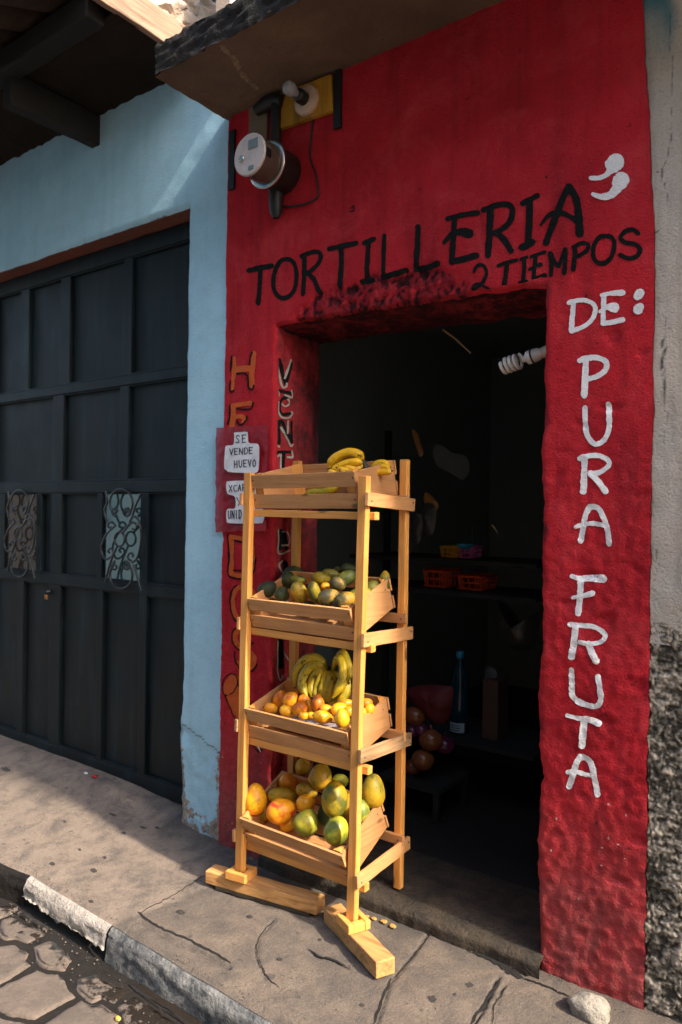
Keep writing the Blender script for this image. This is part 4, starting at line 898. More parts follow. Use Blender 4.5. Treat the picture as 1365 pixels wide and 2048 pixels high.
for k in range(4):
    zl, zr = FR[k]; m = MB(); m.beam((fx('fl', zl)-.035, -.190, zl), (fx('fr', zr)+.036, -.190, zr), .026, .027, side=Vector((0, 0, 1)), n=8, wob=.0012); m.build('front_rail', M['postx'], rack, bevel=.002)
    z = BR[k]; m = MB(); m.beam((.325, .031, z), (.888, .031, z), .034, .015, side=Vector((0, 0, 1)), n=8, wob=.0015); br_ = m.build('back_rail', M['slatx'], rack, bevel=.002); nail((.868, .0225, z), (0, -1, 0), br_)
    za, zb2 = SR[k]
    for s, xo in (('fr', 1), ('fl', -1)):
        xa = fx(s, za)+xo*(.0165+.0068); xb = (.8575 if xo > 0 else .355)+xo*(.0150+.0068)
        m = MB(); m.beam((xa, -.237, za), (xb+.001*xo, .078, zb2), .013, .045, n=8, wob=.0015)
        o = m.build('side_rail', M['railgrey' if k == 2 else 'slaty'], rack, bevel=.0018)
        if k == 2: o['label'] = 'greyer weathered side rail'
        if xo > 0:
            nail((xa+.0075, -.215, za-.006), (1, 0, 0), o); nail((xb+.010, .062, zb2+.008), (1, 0, 0), o)
            if k == 2: nail((xb+.010, .066, zb2-.012), (1, 0, 0), o)
# feet: loose rough blocks with a socket round each front post
def foot(cx, cy, ang, ln, w, h, off, z, name_l):
    r = Matrix.Rotation(ang, 3, 'Z'); d = r @ Vector((1, 0, 0)); side = r @ Vector((0, 1, 0)); m = MB()
    a = Vector((cx, cy, z))-d*off; m.beam(a, a+d*ln, w, h, side=side, n=10, wob=.0012)
    for v in m.v:
        v += Vector((N(v.x, v.y, v.z, 40), N(v.y, v.z, v.x, 40), N(v.z, v.x, v.y, 40)))*.0014
    f = m.build('foot', M['foot'], rack, bevel=.004); f['label'] = name_l; return f, r
fz = .062
f1, r1 = foot(.345, -.212, math.radians(9.5), .478, .066, .046, .150, .074, 'long foot block with a split dark lower edge')
f2, r2 = foot(.846, -.215, math.radians(-25.5), .355, .068, .052, .145, .062, 'shorter skewed foot block')
def sock(cx, cy, z, r, f):
    m = MB()
    m.box(Vector((cx, cy, z))+r @ Vector((0, -.031, 0)), (.088, .020, .030), r); m.box(Vector((cx, cy, z+.001))+r @ Vector((0, .031, 0)), (.088, .020, .030), r)
    m.box(Vector((cx, cy, z-.001))+r @ Vector((-.032, 0, 0)), (.022, .042, .029), r); m.box(Vector((cx, cy, z-.0005))+r @ Vector((.032, 0, 0)), (.022, .042, .029), r)
    m.build('post_socket', M['postx'], f, bevel=.003)
sock(.340, -.217, .110, Matrix.Rotation(math.radians(9.5), 3, 'Z'), f1); sock(.850, -.217, .104, Matrix.Rotation(math.radians(-25.5), 3, 'Z'), f2)
m = MB(); _d = r1 @ Vector((1, 0, 0)); _s = r1 @ Vector((0, 1, 0)); _a = Vector((.345, -.212, .046))-_d*.10-_s*.024; m.beam(_a, _a+_d*.40, .02, .013, side=_s, n=12, wob=.004); m.build('split_edge', M['stem'], f1)
# ---------------------------------------------------------------- crates
CR = [(.375, 1.4585, 12, .460, .124, -.4), (.374, 1.0215, 20, .460, .114, -.35), (.362, .614, 16, .462, .116, .3), (.361, .222, 26, .464, .120, .5)]
CL = [('slatted wooden crate on the top shelf holding only bananas', 0), ('slatted wooden crate on the second shelf full of dark green mangoes', 1), ('slatted wooden crate on the third shelf with small yellow mangoes and a banana hand', 2), ('slatted wooden crate on the lowest shelf heaped with the biggest mangoes', 3)]
for (x0, z0, tilt, W, H, roll), (lab, k) in zip(CR, CL):
    cr = empty('fruit_crate', (x0+W/2, -.205, z0), lab, 'crate', 'fruit crates on the rack'); D = .250
    R3 = Matrix.Rotation(math.radians(roll), 3, 'Y') @ Matrix.Rotation(math.radians(tilt), 3, 'X'); O = Vector((x0, -.203, z0))
    def T(mb, R3=R3, O=O):
        for v in mb.v: v.xyz = O+R3 @ v
    sh = H*.41
    for nm, y, ex in (('front_slat', .0, 0), ('back_slat', D, 0)):
        for i, zc in enumerate((sh/2, H-sh/2)):
            w0 = .004*N(k, i, y, 3.3); m = MB(); m.beam((-.006+.006*i*(k % 2), y+.0045, zc+w0), (W+.002, y+.0045, zc-w0), .009, sh-.001*i, side=Vector((0, 1, 0)), n=8, wob=.001); T(m)
            o = m.build(nm, M['slatx'], cr, bevel=.0012)
            if y == 0:
                for xx in (.004, W-.006): nail(O+R3 @ Vector((xx, -.0005, zc+.006)), R3 @ Vector((0, -1, 0)), o)
    for x in (.006, W-.006):
        m = MB(); m.beam((x, .0105, H/2), (x, D-.0015, H/2), .010, H-.002, n=6, wob=.0008); T(m); o = m.build('end_panel', M['slaty'], cr, bevel=.0015)
        if x > .1:
            for yy in (.03, D-.03): nail(O+R3 @ Vector((x+.005, yy, H-.03)), R3 @ Vector((1, 0, 0)), o)
    for x, y in ((.021, .021), (W-.021, .021), (.021, D-.012), (W-.021, D-.012)):
        m = MB(); s = .010; sx = 1 if x < .1 else -1; sy = 1 if y < .1 else -1; z1 = H+.003
        m.add([(x-s*sx, y-s*sy, 0), (x+s*2*sx, y-s*sy, 0), (x-s*sx, y+s*2*sy, 0), (x-s*sx, y-s*sy, z1), (x+s*2*sx, y-s*sy, z1), (x-s*sx, y+s*2*sy, z1)], [(0, 1, 4, 3), (1, 2, 5, 4), (2, 0, 3, 5), (3, 4, 5), (2, 1, 0)]); T(m)
        m.build('corner_post', M['postz'], cr)
    for i in range(4):
        m = MB(); y = .03+.062*i; m.beam((.012, y, .006), (W-.012, y, .006), .050, .007, side=Vector((0, 1, 0)), n=6, wob=.0008); T(m); m.build('bottom_slat', M['slatx'], cr, bevel=.001)
# ---------------------------------------------------------------- fruit
FRN = [0]
def fruit(tf, cx, cy, ra, rb, ang, y, mat, label, name='mango', group=None, tip=.0, cat='mango', bend=.0, tiltd=0., rc=None):
    a, b = tf(cx, cy); s = tf(1, 0)[0]-tf(0, 0)[0]; c = P(a, b, y); k = depth(c)/FOC; la, lb = ra*s*k, rb*s*k
    th = math.radians(ang); c_, s_ = math.cos(th), math.sin(th); ax = (RT*c_+UP*s_+FW*tiltd).normalized(); FRN[0] += 1; sd = FRN[0]
    def f(q):
        t = q.x; w = 1-.10*t-tip*max(0, t)**2; w *= 1+.03*math.sin(3*t+sd); z = Vector((q.x, q.y*w, q.z*w))
        z.y += bend*(q.x*q.x-.4); n = 1+.035*N(q.x+sd, q.y, q.z, 1.4); return z*n
    m = MB(); m.ell(c, ax, la, lb, (rc*s*k if rc else lb*.94), fn=f)
    e = c-ax*la*.985; o = m.build(name, M[mat]); tag(o, label, cat, group)
    return o, c, ax, la, lb
def stemmed(*a, **k):
    o, c, ax, la, lb = fruit(*a, **k); m = MB(); p = c-ax*la*.97; m.lathe(p, -ax, [(-.004, .004), (.0, .0035), (.003, .003), (.004, .001)], 8); m.build('stem_scar', M['stem'], o)
H2 = crop(480, 1110, 4.015); H3 = crop(480, 1290, 4.015); H4 = crop(470, 1500, 3.792); H1 = crop(480, 880, 3.792)
G2 = 'green mangoes on the second shelf'; G3 = 'small yellow mangoes on the third shelf'; G4 = 'big mangoes on the lowest shelf'
T2 = [
 (430, 142, 78, 56, 5, .03, 'f_dgreen', 'darkest green mango at the far back left of the second shelf', 0),
 (790, 125, 40, 34, 0, .03, 'f_dgreen', 'barely visible dark mango between two green ones at the back of the second shelf', 0),
 (872, 108, 58, 40, -5, .01, 'f_dgreen', 'dull dark green mango topmost of the second shelf heap beside the front post', 0),
 (385, 200, 72, 66, 55, -.03, 'f_dgreen', 'round dark green mango behind the pointed one on the second shelf', 0),
 (1165, 212, 88, 52, 88, -.0, 'f_gyel', 'green and yellow mango standing upright at the right end of the second shelf', .1),
 (1058, 272, 74, 58, 60, -.06, 'f_green', 'plain green mango right of the front post on the second shelf', 0),
 (1022, 325, 62, 40, 85, -.11, 'f_gyel', 'half hidden yellowish mango just right of the front post on the second shelf', 0),
 (735, 152, 80, 40, -8, -.02, 'f_olive', 'orange and green mango lying flat at the back of the second shelf', 0),
 (655, 186, 76, 52, -6, -.06, 'f_gyel', 'pale green yellow mango lying on the heap in the middle of the second shelf', .1),
 (862, 182, 84, 60, 28, -.055, 'f_green', 'glossy green mango leaning against the front post high on the second shelf', 0),
 (790, 232, 68, 58, -15, -.095, 'f_grey', 'grey green mango with a hollowed side on the second shelf', 0),
 (690, 255, 42, 36, 0, -.08, 'f_ora', 'small orange mango peeping between green ones on the second shelf', 0),
 (475, 200, 70, 36, -12, -.08, 'f_green', 'green mango with a pointed tip above the orange-cheeked one on the second shelf', .45),
 (220, 276, 84, 64, 32, -.135, 'f_dgreen', 'blotchy dark green mango at the left end of the second shelf', 0),
 (338, 318, 66, 62, 80, -.145, 'f_dgreen', 'blackish green mango second from the left along the front of the second shelf', 0),
 (480, 305, 98, 64, -66, -.15, 'f_olive', 'upright mango with a bright orange cheek on the second shelf', .05),
 (602, 306, 98, 52, -74, -.145, 'f_gyel', 'slender yellow green mango between the orange-cheeked and the grey one on the second shelf', .1),
 (716, 342, 94, 72, 12, -.155, 'f_grey', 'plump grey green mango with a yellow patch on the second shelf', 0),
 (842, 366, 98, 68, 22, -.165, 'f_grey', 'mango with an orange tip resting on the front slat of the second shelf', 0),
 (560, 420, 80, 50, 0, -.13, 'f_dgreen', 'dark mango seen through the slat gap below the orange-cheeked one', 0),
 (700, 460, 80, 45, 0, -.13, 'f_green', 'green mango seen through the slat gap below the plump grey green one', 0),
 (250, 390, 80, 45, 0, -.12, 'f_dgreen', 'dark mango under the blotchy one at the left end of the second shelf', 0),
 (930, 330, 80, 60, 40, -.08, 'f_green', 'green mango mostly hidden behind the front post on the second shelf', 0)]
for a in T2: stemmed(H2, *a[:5], a[5], a[6], a[7], group=G2, tip=a[8], tiltd=.2)
T3 = [
 (250, 448, 32, 38, 90, -.04, 'f_yel', 'yellow mango half hidden at the back left corner of the third shelf', 0, 0),
 (318, 432, 74, 50, 62, -.09, 'f_ora', 'orange yellow mango standing behind the front slat at the left of the third shelf', .05, 0),
 (404, 437, 70, 54, 48, -.12, 'f_red', 'orange mango with a bright red cheek on the third shelf', 0, 0),
 (525, 455, 66, 46, -45, -.09, 'f_ora', 'dull orange mango under the bananas behind the plain orange one on the third shelf', 0, 0),
 (560, 492, 30, 50, 0, -.11, 'f_ora', 'thin visible edge of an orange mango left of the pear-shaped one on the third shelf', 0, 0),
 (250, 508, 56, 42, -12, -.155, 'f_yel', 'lemon yellow mango at the left front corner of the third shelf', 0, 0),
 (384, 535, 70, 46, -22, -.165, 'f_yel', 'yellow mango with an orange tinge below the red-cheeked one on the third shelf', 0, 0),
 (482, 510, 68, 54, 28, -.15, 'f_ora', 'plain round orange mango right of the red-cheeked one on the third shelf', 0, 0),
 (629, 468, 78, 52, 92, -.12, 'f_ora', 'pear-shaped orange yellow mango standing in the middle of the third shelf', .42, 0),
 (692, 518, 58, 40, 0, -.13, 'f_red', 'deep orange mango right of the pear-shaped one on the third shelf', 0, 0),
 (795, 512, 66, 48, 24, -.13, 'f_yel', 'yellow mango behind the kidney-shaped one on the third shelf', 0, 0),
 (862, 470, 60, 36, 0, -.08, 'f_ora', 'orange mango with dark spots behind the front post on the third shelf', 0, 0),
 (880, 535, 46, 44, 0, -.12, 'f_ora', 'orange mango left of the front post, partly behind it on the third shelf', 0, 0),
 (575, 566, 34, 30, 0, -.155, 'f_ora', 'tiny orange mango wedged between two yellow ones on the third shelf', 0, 0),
 (515, 567, 46, 36, -8, -.17, 'f_yel', 'smallest yellow mango behind the front slat of the third shelf', 0, 0),
 (668, 580, 86, 52, -12, -.175, 'f_yel', 'shiny bright yellow oval mango at the front of the third shelf', .05, 0),
 (822, 588, 80, 60, 92, -.175, 'f_yel', 'kidney-shaped yellow mango at the right front corner of the third shelf', 0, .16),
 (1020, 472, 50, 46, 20, -.07, 'f_ora', 'orange mango highest right of the front post on the third shelf', 0, 0),
 (1042, 512, 46, 44, 60, -.085, 'f_ora', 'orange mango lying against the right end of the third shelf crate', 0, 0),
 (985, 548, 46, 40, 90, -.11, 'f_yel', 'yellow mango just right of the front post on the third shelf', 0, 0)]
for a in T3: stemmed(H3, *a[:5], a[5], a[6], a[7], group=G3, tip=a[8], bend=a[9], tiltd=.15)
T4 = [
 (520, 128, 66, 64, 90, .03, 'f_olive', 'black-spotted orange mango topmost at the back of the lowest shelf', 0),
 (800, 235, 66, 52, 0, .02, 'f_lgreen', 'pale green mango in shade at the back of the lowest shelf', 0),
 (410, 242, 78, 68, 20, -.03, 'f_ora', 'orange mango with a dark green shoulder at the back left of the lowest shelf', 0),
 (650, 200, 98, 90, 80, -.03, 'f_olive', 'big speckled yellow green mango at the back of the lowest shelf', 0),
 (1050, 310, 128, 95, 92, -.04, 'f_gyel', 'big green-shouldered yellow mango at the right end of the lowest shelf', 0),
 (545, 312, 86, 56, -18, -.07, 'f_olive', 'olive yellow mango lying above the small orange one on the lowest shelf', 0),
 (365, 345, 118, 60, -4, -.10, 'f_gyel', 'long olive yellow mango lying behind the red-cheeked one on the lowest shelf', 0),
 (690, 498, 92, 66, 100, -.09, 'f_green', 'dark green mango wedged beneath the largest one on the lowest shelf', 0),
 (960, 465, 90, 66, 90, -.09, 'f_lgreen', 'lime green mango right of the front post on the lowest shelf', 0),
 (540, 402, 76, 66, 20, -.12, 'f_ora', 'round orange mango above the plain green one on the lowest shelf', 0),
 (157, 370, 116, 90, 92, -.175, 'f_yel', 'bright yellow egg-shaped mango at the left corner of the lowest shelf', .12),
 (215, 492, 60, 50, 0, -.13, 'f_gyel', 'greenish mango squeezed below the egg-shaped one on the lowest shelf', 0),
 (400, 570, 60, 50, 10, -.14, 'f_yel', 'yellow mango showing only a patch under the red-cheeked one on the lowest shelf', 0),
 (757, 372, 136, 103, 88, -.14, 'f_gyel', 'largest green and yellow mango beside the front post on the lowest shelf', 0),
 (350, 462, 114, 92, 14, -.18, 'f_red', 'glossy yellow mango with a red cheek at the front of the lowest shelf', 0),
 (545, 550, 102, 96, 60, -.175, 'f_lgreen', 'plain green mango in the middle front of the lowest shelf', 0),
 (772, 612, 108, 98, 70, -.18, 'f_lgreen', 'green mango with a deep crease at the right front corner of the lowest shelf', 0),
 (250, 640, 110, 60, 0, -.12, 'f_gyel', 'green mango seen through the left part of the lowest slat gap', 0),
 (420, 690, 90, 60, 0, -.12, 'f_yel', 'yellow mango seen through the middle of the lowest slat gap', 0),
 (660, 780, 90, 60, 0, -.12, 'f_green', 'green mango seen through the right part of the lowest slat gap', 0),
 (880, 420, 110, 80, 80, -.06, 'f_olive', 'olive mango almost wholly behind the front post of the lowest shelf', 0)]
for a in T4: stemmed(H4, *a[:5], a[5], a[6], a[7], group=G4, tip=a[8], tiltd=.15)
# bananas
def bunch(name, tf, label, fingers, crown, mat, group=None):
    pts = [P(*tf(x, y), d) for x, y, d in crown]; base = pts[0]
    b = empty(name, base, label, 'bananas', group)
    m = MB(); m.tube(catmull(pts, 4), .011, 8); m.build('crown', M['stem'], b)
    s = tf(1, 0)[0]-tf(0, 0)[0]
    for i, (pp, w, y0, y1, mt) in enumerate(fingers):
        n = len(pp); q = [P(*tf(x, y), y0+(y1-y0)*j/(n-1)) for j, (x, y) in enumerate(pp)]; c = catmull(q, 6); r = w*1.14/2*s*depth(q[0])/FOC; L_ = len(c)
        rs = []
        for j in range(L_):
            t = j/(L_-1); rs.append(r*(.34+.66*sm(0, .22, t))*(1-.72*sm(.80, 1, t)))
        vs = []; m = MB(); seg = 15; ref = None
        m.tube(c, rs, seg)
        for j in range(L_):                        # soft five-sided section
            for k in range(seg):
                v = m.v[j*seg+k]; v += (v-c[j])*(.075*math.cos(5*2*PI*k/seg+i))
        o = m.build('banana', M[mt or mat], b)
        m = MB(); d = (c[-1]-c[-2]).normalized(); m.lathe(c[-1]-d*.002, d, [(0, rs[-1]*1.02), (.004, rs[-1]*.8), (.009, rs[-1]*.5)], 8); m.build('banana_tip', M['stem'], o)
bunch('banana_bunch', H1, 'short bunch of ripe yellow bananas on the left of the top shelf', [
 ([(935, 165), (905, 118), (835, 96), (755, 120), (700, 165), (680, 215)], 68, -.03, -.07, None), ([(930, 175), (880, 168), (800, 182), (735, 215), (700, 240)], 54, -.06, -.10, None),
 ([(935, 180), (900, 215), (850, 215), (780, 215)], 50, -.04, -.09, None), ([(925, 262), (870, 258), (800, 238), (740, 212)], 50, -.09, -.12, None), ([(860, 300), (780, 285), (720, 262), (675, 228)], 52, -.07, -.11, None),
 ([(760, 350), (650, 395), (560, 400), (490, 415)], 56, -.10, -.12, 'bananag')], [(935, 160, -.03), (945, 190, -.04), (970, 215, -.04)], 'banana')
bunch('banana_bunch', H1, 'smaller clump of bananas by the right end of the top shelf', [
 ([(1000, 235), (1040, 185), (1090, 178), (1135, 200)], 50, -.03, -.02, None), ([(990, 245), (1040, 215), (1095, 205), (1140, 222)], 46, -.06, -.05, None), ([(985, 258), (1050, 245), (1110, 240), (1150, 235)], 44, -.08, -.07, None)], [(950, 200, -.05), (975, 235, -.05), (1000, 245, -.05)], 'banana')
bunch('banana_hand', H3, 'spotted hand of bananas arching over the back of the third shelf', [
 ([(700, 190), (660, 140), (600, 105), (520, 125), (460, 210), (442, 335)], 66, .0, -.06, None), ([(690, 200), (640, 160), (560, 180), (510, 260), (505, 340), (540, 425)], 66, -.01, -.09, None),
 ([(690, 205), (640, 200), (590, 260), (570, 340), (580, 420)], 56, -.01, -.07, None), ([(695, 210), (660, 225), (630, 300), (610, 380), (618, 440)], 54, -.01, -.07, None),
 ([(705, 210), (690, 250), (665, 330), (648, 420)], 54, -.01, -.06, None), ([(720, 210), (720, 260), (700, 350), (680, 450)], 56, -.01, -.06, None), ([(735, 210), (750, 280), (735, 360), (705, 455)], 56, -.005, -.06, None),
 ([(745, 200), (790, 110), (825, 150), (830, 250), (800, 340), (748, 425)], 64, -.005, -.08, None), ([(750, 190), (820, 65), (860, 120), (882, 200), (880, 300)], 56, .01, -.04, None),
 ([(745, 210), (830, 260), (862, 330), (835, 410), (785, 470)], 60, .0, -.07, 'bananag'), ([(760, 230), (860, 370), (800, 440), (705, 478)], 52, .01, -.05, 'bananag')],
 [(660, 150, .01), (705, 195, .01), (750, 185, .01)], 'bananag')
m = MB()
def pap(u, v): p = O3+R33 @ Vector((.05+.36*u, .02+.16*v, .012+.05*(1-v)*(1 if v < .3 else .4)+.01*N(u, v, 0, 5))); return tuple(p)
O3 = Vector((.362, -.205, .614)); R33 = Matrix.Rotation(math.radians(16), 3, 'X')
sheet(m, grid([0, 1], .05), grid([0, 1], .08), pap); tag(m.build('paper_liner', M['oldpaper']), 'crumpled lilac newsprint lining the third shelf crate, seen through its slats', 'paper')
# ================================================================ electric meter and lamp holder
mt = empty('electric_meter', (.322, 0, 2.78), 'round glass electricity meter on a black conduit above the shop lettering', 'meter')
ax = Vector((0, -1, 0)); o = Vector((.326, -.008, 2.775))
m = MB(); m.lathe(o, ax, [(-.01, .07), (.0, .080), (.07, .080), (.095, .084), (.11, .081)], 30); m.build('socket_can', M['iron'], mt)
o2 = Vector((.333, -.115, 2.768)); m = MB(); m.lathe(o2, ax, [(0, .088), (.003, .0915), (.011, .0915), (.014, .088), (.015, .082)], 40); m.build('clamp_ring', M['chrome'], mt)
m = MB(); m.lathe(o2, ax, [(.015, .077), (.04, .0755), (.085, .0745), (.096, .074)], 40); body = m.build('glass_body', M['meterglass'], mt)
m = MB(); m.lathe(o2, ax, [(.0, .06), (.07, .062), (.088, .05)], 24); m.build('mechanism', M['card'], mt)
m = MB(); m.lathe(o2, ax, [(.095, .0745), (.098, .078), (.104, .078), (.107, .075)], 44); fc = m.build('dial_face', M['face'], mt)
def fbox(name, cx, cz, w, h, mat, t=.0015): m = MB(); m.box(o2+Vector((cx, -.1085, cz)), (w, t, h)); m.build(name, mat, fc)
fbox('display', .022, .034, .046, .034, M['lcd'], .003); fbox('small_plate', .012, -.052, .026, .014, M['lcd'], .002)
m = MB(); m.lathe(o2+Vector((-.035, -.107, -.008)), ax, [(0, .012), (.004, .012), (.006, .008)], 16); m.build('port', M['chrome'], fc)
for i in range(4): m = MB(); m.box(o2+Vector((.0762, -.070-.007*i, -.004)), (.004, .003, .030)); m.build('vent', M['iron'], body)
m = MB(); m.tube([(.296, -.035, 2.86), (.297, -.035, 2.98), (.298, -.036, 3.06)], .0215, 14); m.tube([(.33, -.034, 3.052), (.29, -.036, 3.066), (.25, -.04, 3.064), (.20, -.05, 3.045)], [.024, .028, .028, .020], 12); m.build('conduit', M['blackplastic'], mt)
m = MB(); m.tube([(.300, -.035, 2.73), (.302, -.035, 2.66), (.303, -.035, 2.625), (.303, -.035, 2.60)], [.029, .029, .026, .014], 14); m.build('lower_conduit', M['blackplastic'], mt)
m = MB(); m.tube([(.27, -.09, 2.872), (.30, -.095, 2.878), (.33, -.09, 2.872)], .003, 6); m.build('red_seal', M['redlabel'], mt)
m = MB(); m.span((.135, -.022, 2.89), (.236, -.008, 3.09)); o = m.build('tan_board', M['tanboard'], None, bevel=.003); tag(o, 'small tan board on the wall left of the black conduit', 'board')
m = MB(); m.beam((.036, -.012, 3.03), (.036, -.012, 2.785), .03, .014, n=6, wob=.002); tag(m.build('dark_strip', M['iron']), 'dark iron strap on the red wall beside the blue border', 'strap')
m = MB(); m.beam((.583, -.014, 3.09), (.586, -.014, 2.875), .032, .016, n=6, wob=.002); tag(m.build('dark_strip', M['iron']), 'dark raised strip standing in for a dark slot at the right edge of the yellow board', 'strap')  # strip added in place of a dark gap beside the board
m = MB(); m.add([tuple(P(a, b, 0)+Vector((0, d, 0))) for d in (-.030, -.010) for a, b in ((556, 198), (671, 156), (674, 228), (562, 266))], [(0, 1, 2, 3), (7, 6, 5, 4), (0, 4, 5, 1), (1, 5, 6, 2), (2, 6, 7, 3), (3, 7, 4, 0)])
for f in range(len(m.f)): m.f[f] = m.f[f][::-1]
tag(m.build('yellow_board', M['yellowboard'], None, bevel=.002), 'smoke-stained yellow board under the concrete canopy', 'board')
lh = empty('lamp_holder', (.455, -.03, 3.02), 'porcelain lamp holder with a clear bulb on the yellow board', 'lamp')
o = Vector((.452, -.031, 3.012)); m = MB(); m.lathe(o, ax, [(0, .056), (.012, .056), (.018, .048), (.022, .03)], 30); m.build('porcelain_plate', M['porcelain'], lh)
m = MB(); m.lathe(o, ax, [(.02, .026), (.05, .026), (.065, .022), (.066, .015)], 20); m.build('socket', M['iron'], lh)
m = MB(); m.lathe(o, ax, [(.06, .013), (.075, .016), (.09, .024), (.105, .0265), (.12, .023), (.13, .012), (.132, .002)], 24); m.build('bulb', M['bulb'], lh)
m = MB(); q = [P(a, b, -.012) for a, b in ((627, 235), (624, 262), (620, 300), (622, 322), (632, 350), (636, 378), (634, 396), (610, 408), (580, 413), (552, 414))]; m.tube(catmull(q, 5), .0042, 6)
tag(m.build('cable', M['blackplastic']), 'thin black cable drooping from the lamp holder to the meter conduit', 'cable')
# ================================================================ spiral lamp in the doorway
sl = empty('spiral_lamp', (1.30, .15, 1.97), 'white spiral energy-saving lamp fixed inside the doorway edge', 'lamp')
a, b = P(1003, 732, .15), P(1088, 702, .15); a = Vector((1.178, .15, 1.953)); b = Vector((1.37, .15, 1.996)); d = (b-a).normalized(); u = d.cross(Vector((0, 1, 0))).normalized(); w = d.cross(u)
m = MB(); q = []
for i in range(121):
    t = i/120; r = .0235*(1 if t > .06 else .4+10*t); q.append(a+d*(.004+.066*t)+(u*math.cos(8*PI*t)+w*math.sin(8*PI*t))*r)
q.append(a+d*.082+u*.004); m.tube(q, .0058, 8); m.build('glass_tube', M['cfl'], sl)
m = MB(); m.lathe(a, d, [(.080, .010), (.090, .012), (.096, .021), (.100, .023), (.112, .023), (.113, .0245), (.117, .0245), (.118, .023), (.135, .0215), (.145, .016), (.150, .0145)], 26); m.build('ballast', M['cflbase'], sl)
m = MB(); m.lathe(a, d, [(.1125, .0247), (.114, .0253), (.117, .0253), (.1185, .0247)], 26); m.build('collar_band', M['iron'], sl)
m = MB(); m.lathe(a, d, [(.148, .017), (.165, .019), (.215, .020), (.235, .024)], 20); m.build('socket', M['socket'], sl)
# ================================================================ things inside the dark shop
IY = 1.0
sh = empty('shop_shelf', (.5, IY+.1, .104), 'dark wooden shelving deep inside the unlit shop', 'shelf')
for i, z in enumerate((.40, 1.085, 1.235)):
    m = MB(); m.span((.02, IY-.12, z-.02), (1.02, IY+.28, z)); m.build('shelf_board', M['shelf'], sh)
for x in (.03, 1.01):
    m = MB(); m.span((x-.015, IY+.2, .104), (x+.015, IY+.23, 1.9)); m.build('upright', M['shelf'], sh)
def basket(name, pa, pb, z0, h, mat, label, cat, d=.12, holes=True, tp=.9):
    xa, xb = P(*pa, IY).x, P(*pb, IY).x; n = 14; m = MB()
    for lvl in (0., .5, 1.):
        q = []
        for i in range(28):
            t = 2*PI*i/28; e = 4; cx_ = abs(math.cos(t))**(2/e)*(1 if math.cos(t) > 0 else -1); cy_ = abs(math.sin(t))**(2/e)*(1 if math.sin(t) > 0 else -1); s = tp+(1-tp)*lvl
            q.append(((xa+xb)/2+(xb-xa)/2*cx_*s, IY+d/2+d/2*cy_*s, z0+h*lvl+.004))
        m.tube(q+[q[0]], .004 if lvl < 1 else .006, 6, caps=False)
    for i in range(28):
        t = 2*PI*i/28; e = 4; cx_ = abs(math.cos(t))**(2/e)*(1 if math.cos(t) > 0 else -1); cy_ = abs(math.sin(t))**(2/e)*(1 if math.sin(t) > 0 else -1)
        m.tube([((xa+xb)/2+(xb-xa)/2*cx_*s, IY+d/2+d/2*cy_*s, z0+h*l+.004) for l, s in ((0, tp), (1, 1))], .0035, 5, caps=False)
    m.span((xa+.012, IY+.01, z0), (xb-.012, IY+d-.01, z0+.004))
    tag(m.build(name, mat), label, cat)
basket('basket', (877, 1085), (914, 1085), 1.236, .045, M['yellowpl'], 'small yellow plastic basket on the shelf inside the shop', 'basket')
basket('basket', (915, 1085), (947, 1085), 1.236, .050, M['pinkpl'], 'pink plastic basket beside the yellow one inside the shop', 'basket')
basket('plastic_crate', (841, 1120), (894, 1120), 1.086, .075, M['orangepl'], 'orange plastic crate nearest the rack inside the shop', 'crate', .2)
basket('plastic_crate', (910, 1125), (967, 1125), 1.086, .060, M['orangepl'], 'orange plastic crate farther right inside the shop', 'crate', .2)
m = MB(); c = P(931, 1093, IY-.10); m.lathe((c.x, c.y, c.z+.012), (0, 0, -1), [(0, .04), (.012, .037), (.022, .02), (.024, .0)], 20); tag(m.build('bowl', M['bluepl']), 'bright blue plastic bowl under the pink basket inside the shop', 'bowl')
m = MB(); m.tube([P(945, 1052, IY-.02), P(946, 1085, IY-.02)], .004, 6); tag(m.build('straw', M['bottle']), 'thin teal straw standing beside the pink basket', 'straw')
m = MB(); m.tube([P(886, 659, .55), P(912, 678, .58), P(942, 706, .62)], .004, 6); tag(m.build('stick', M['straw']), 'thin pale stick hanging under the ceiling inside the doorway', 'stick')
m = MB(); m.tube([P(985, 1050, .9), P(996, 1066, .9)], .003, 6); tag(m.build('stick', M['straw']), 'short pale splinter right of the baskets inside the shop', 'stick')
# bottle
bt = PZ(918, 1448, .40); bx = P(920, 1400, IY); bt = Vector((bx.x, IY, .400)); bo = empty('blue_bottle', bt, 'tall blue bottle with a pale printed label inside the shop', 'bottle')
zt = P(922, 1302, IY).z; Hh = zt-.40
m = MB(); m.lathe(bt, (0, 0, 1), [(.001, .038), (.01, .044), (.14, .044), (.2, .043), (Hh-.13, .040), (Hh-.09, .03), (Hh-.06, .016), (Hh-.03, .014)], 24); m.build('glass', M['bottle'], bo)
m = MB(); m.lathe(bt, (0, 0, 1), [(Hh-.035, .0165), (Hh-.03, .019), (Hh-.002, .019), (Hh, .015)], 18); m.build('cap', M['bluepl'], bo)
m = MB(); zl = P(920, 1443, IY).z; zl2 = P(920, 1420, IY).z; zl = max(zl, .405)
m.add([(bt.x+.0455*math.sin(t), bt.y-.0455*math.cos(t), z) for z in (.41, .455) for t in [(-.9+1.9*i/10) for i in range(11)]], [(i, i+1, 12+i, 11+i) for i in range(10)], True); lb = m.build('label', M['bottlelabel'], bo)
m = MB()
for r in range(3): m.add([(bt.x+.0462*math.sin(t), bt.y-.0462*math.cos(t), .418+.011*r+dz) for dz in (0, .004) for t in [(-.5+1.0*i/6) for i in range(7)]], [(i, i+1, 8+i, 7+i) for i in range(6)], True)
m.build('print_lines', M['ink'], lb)
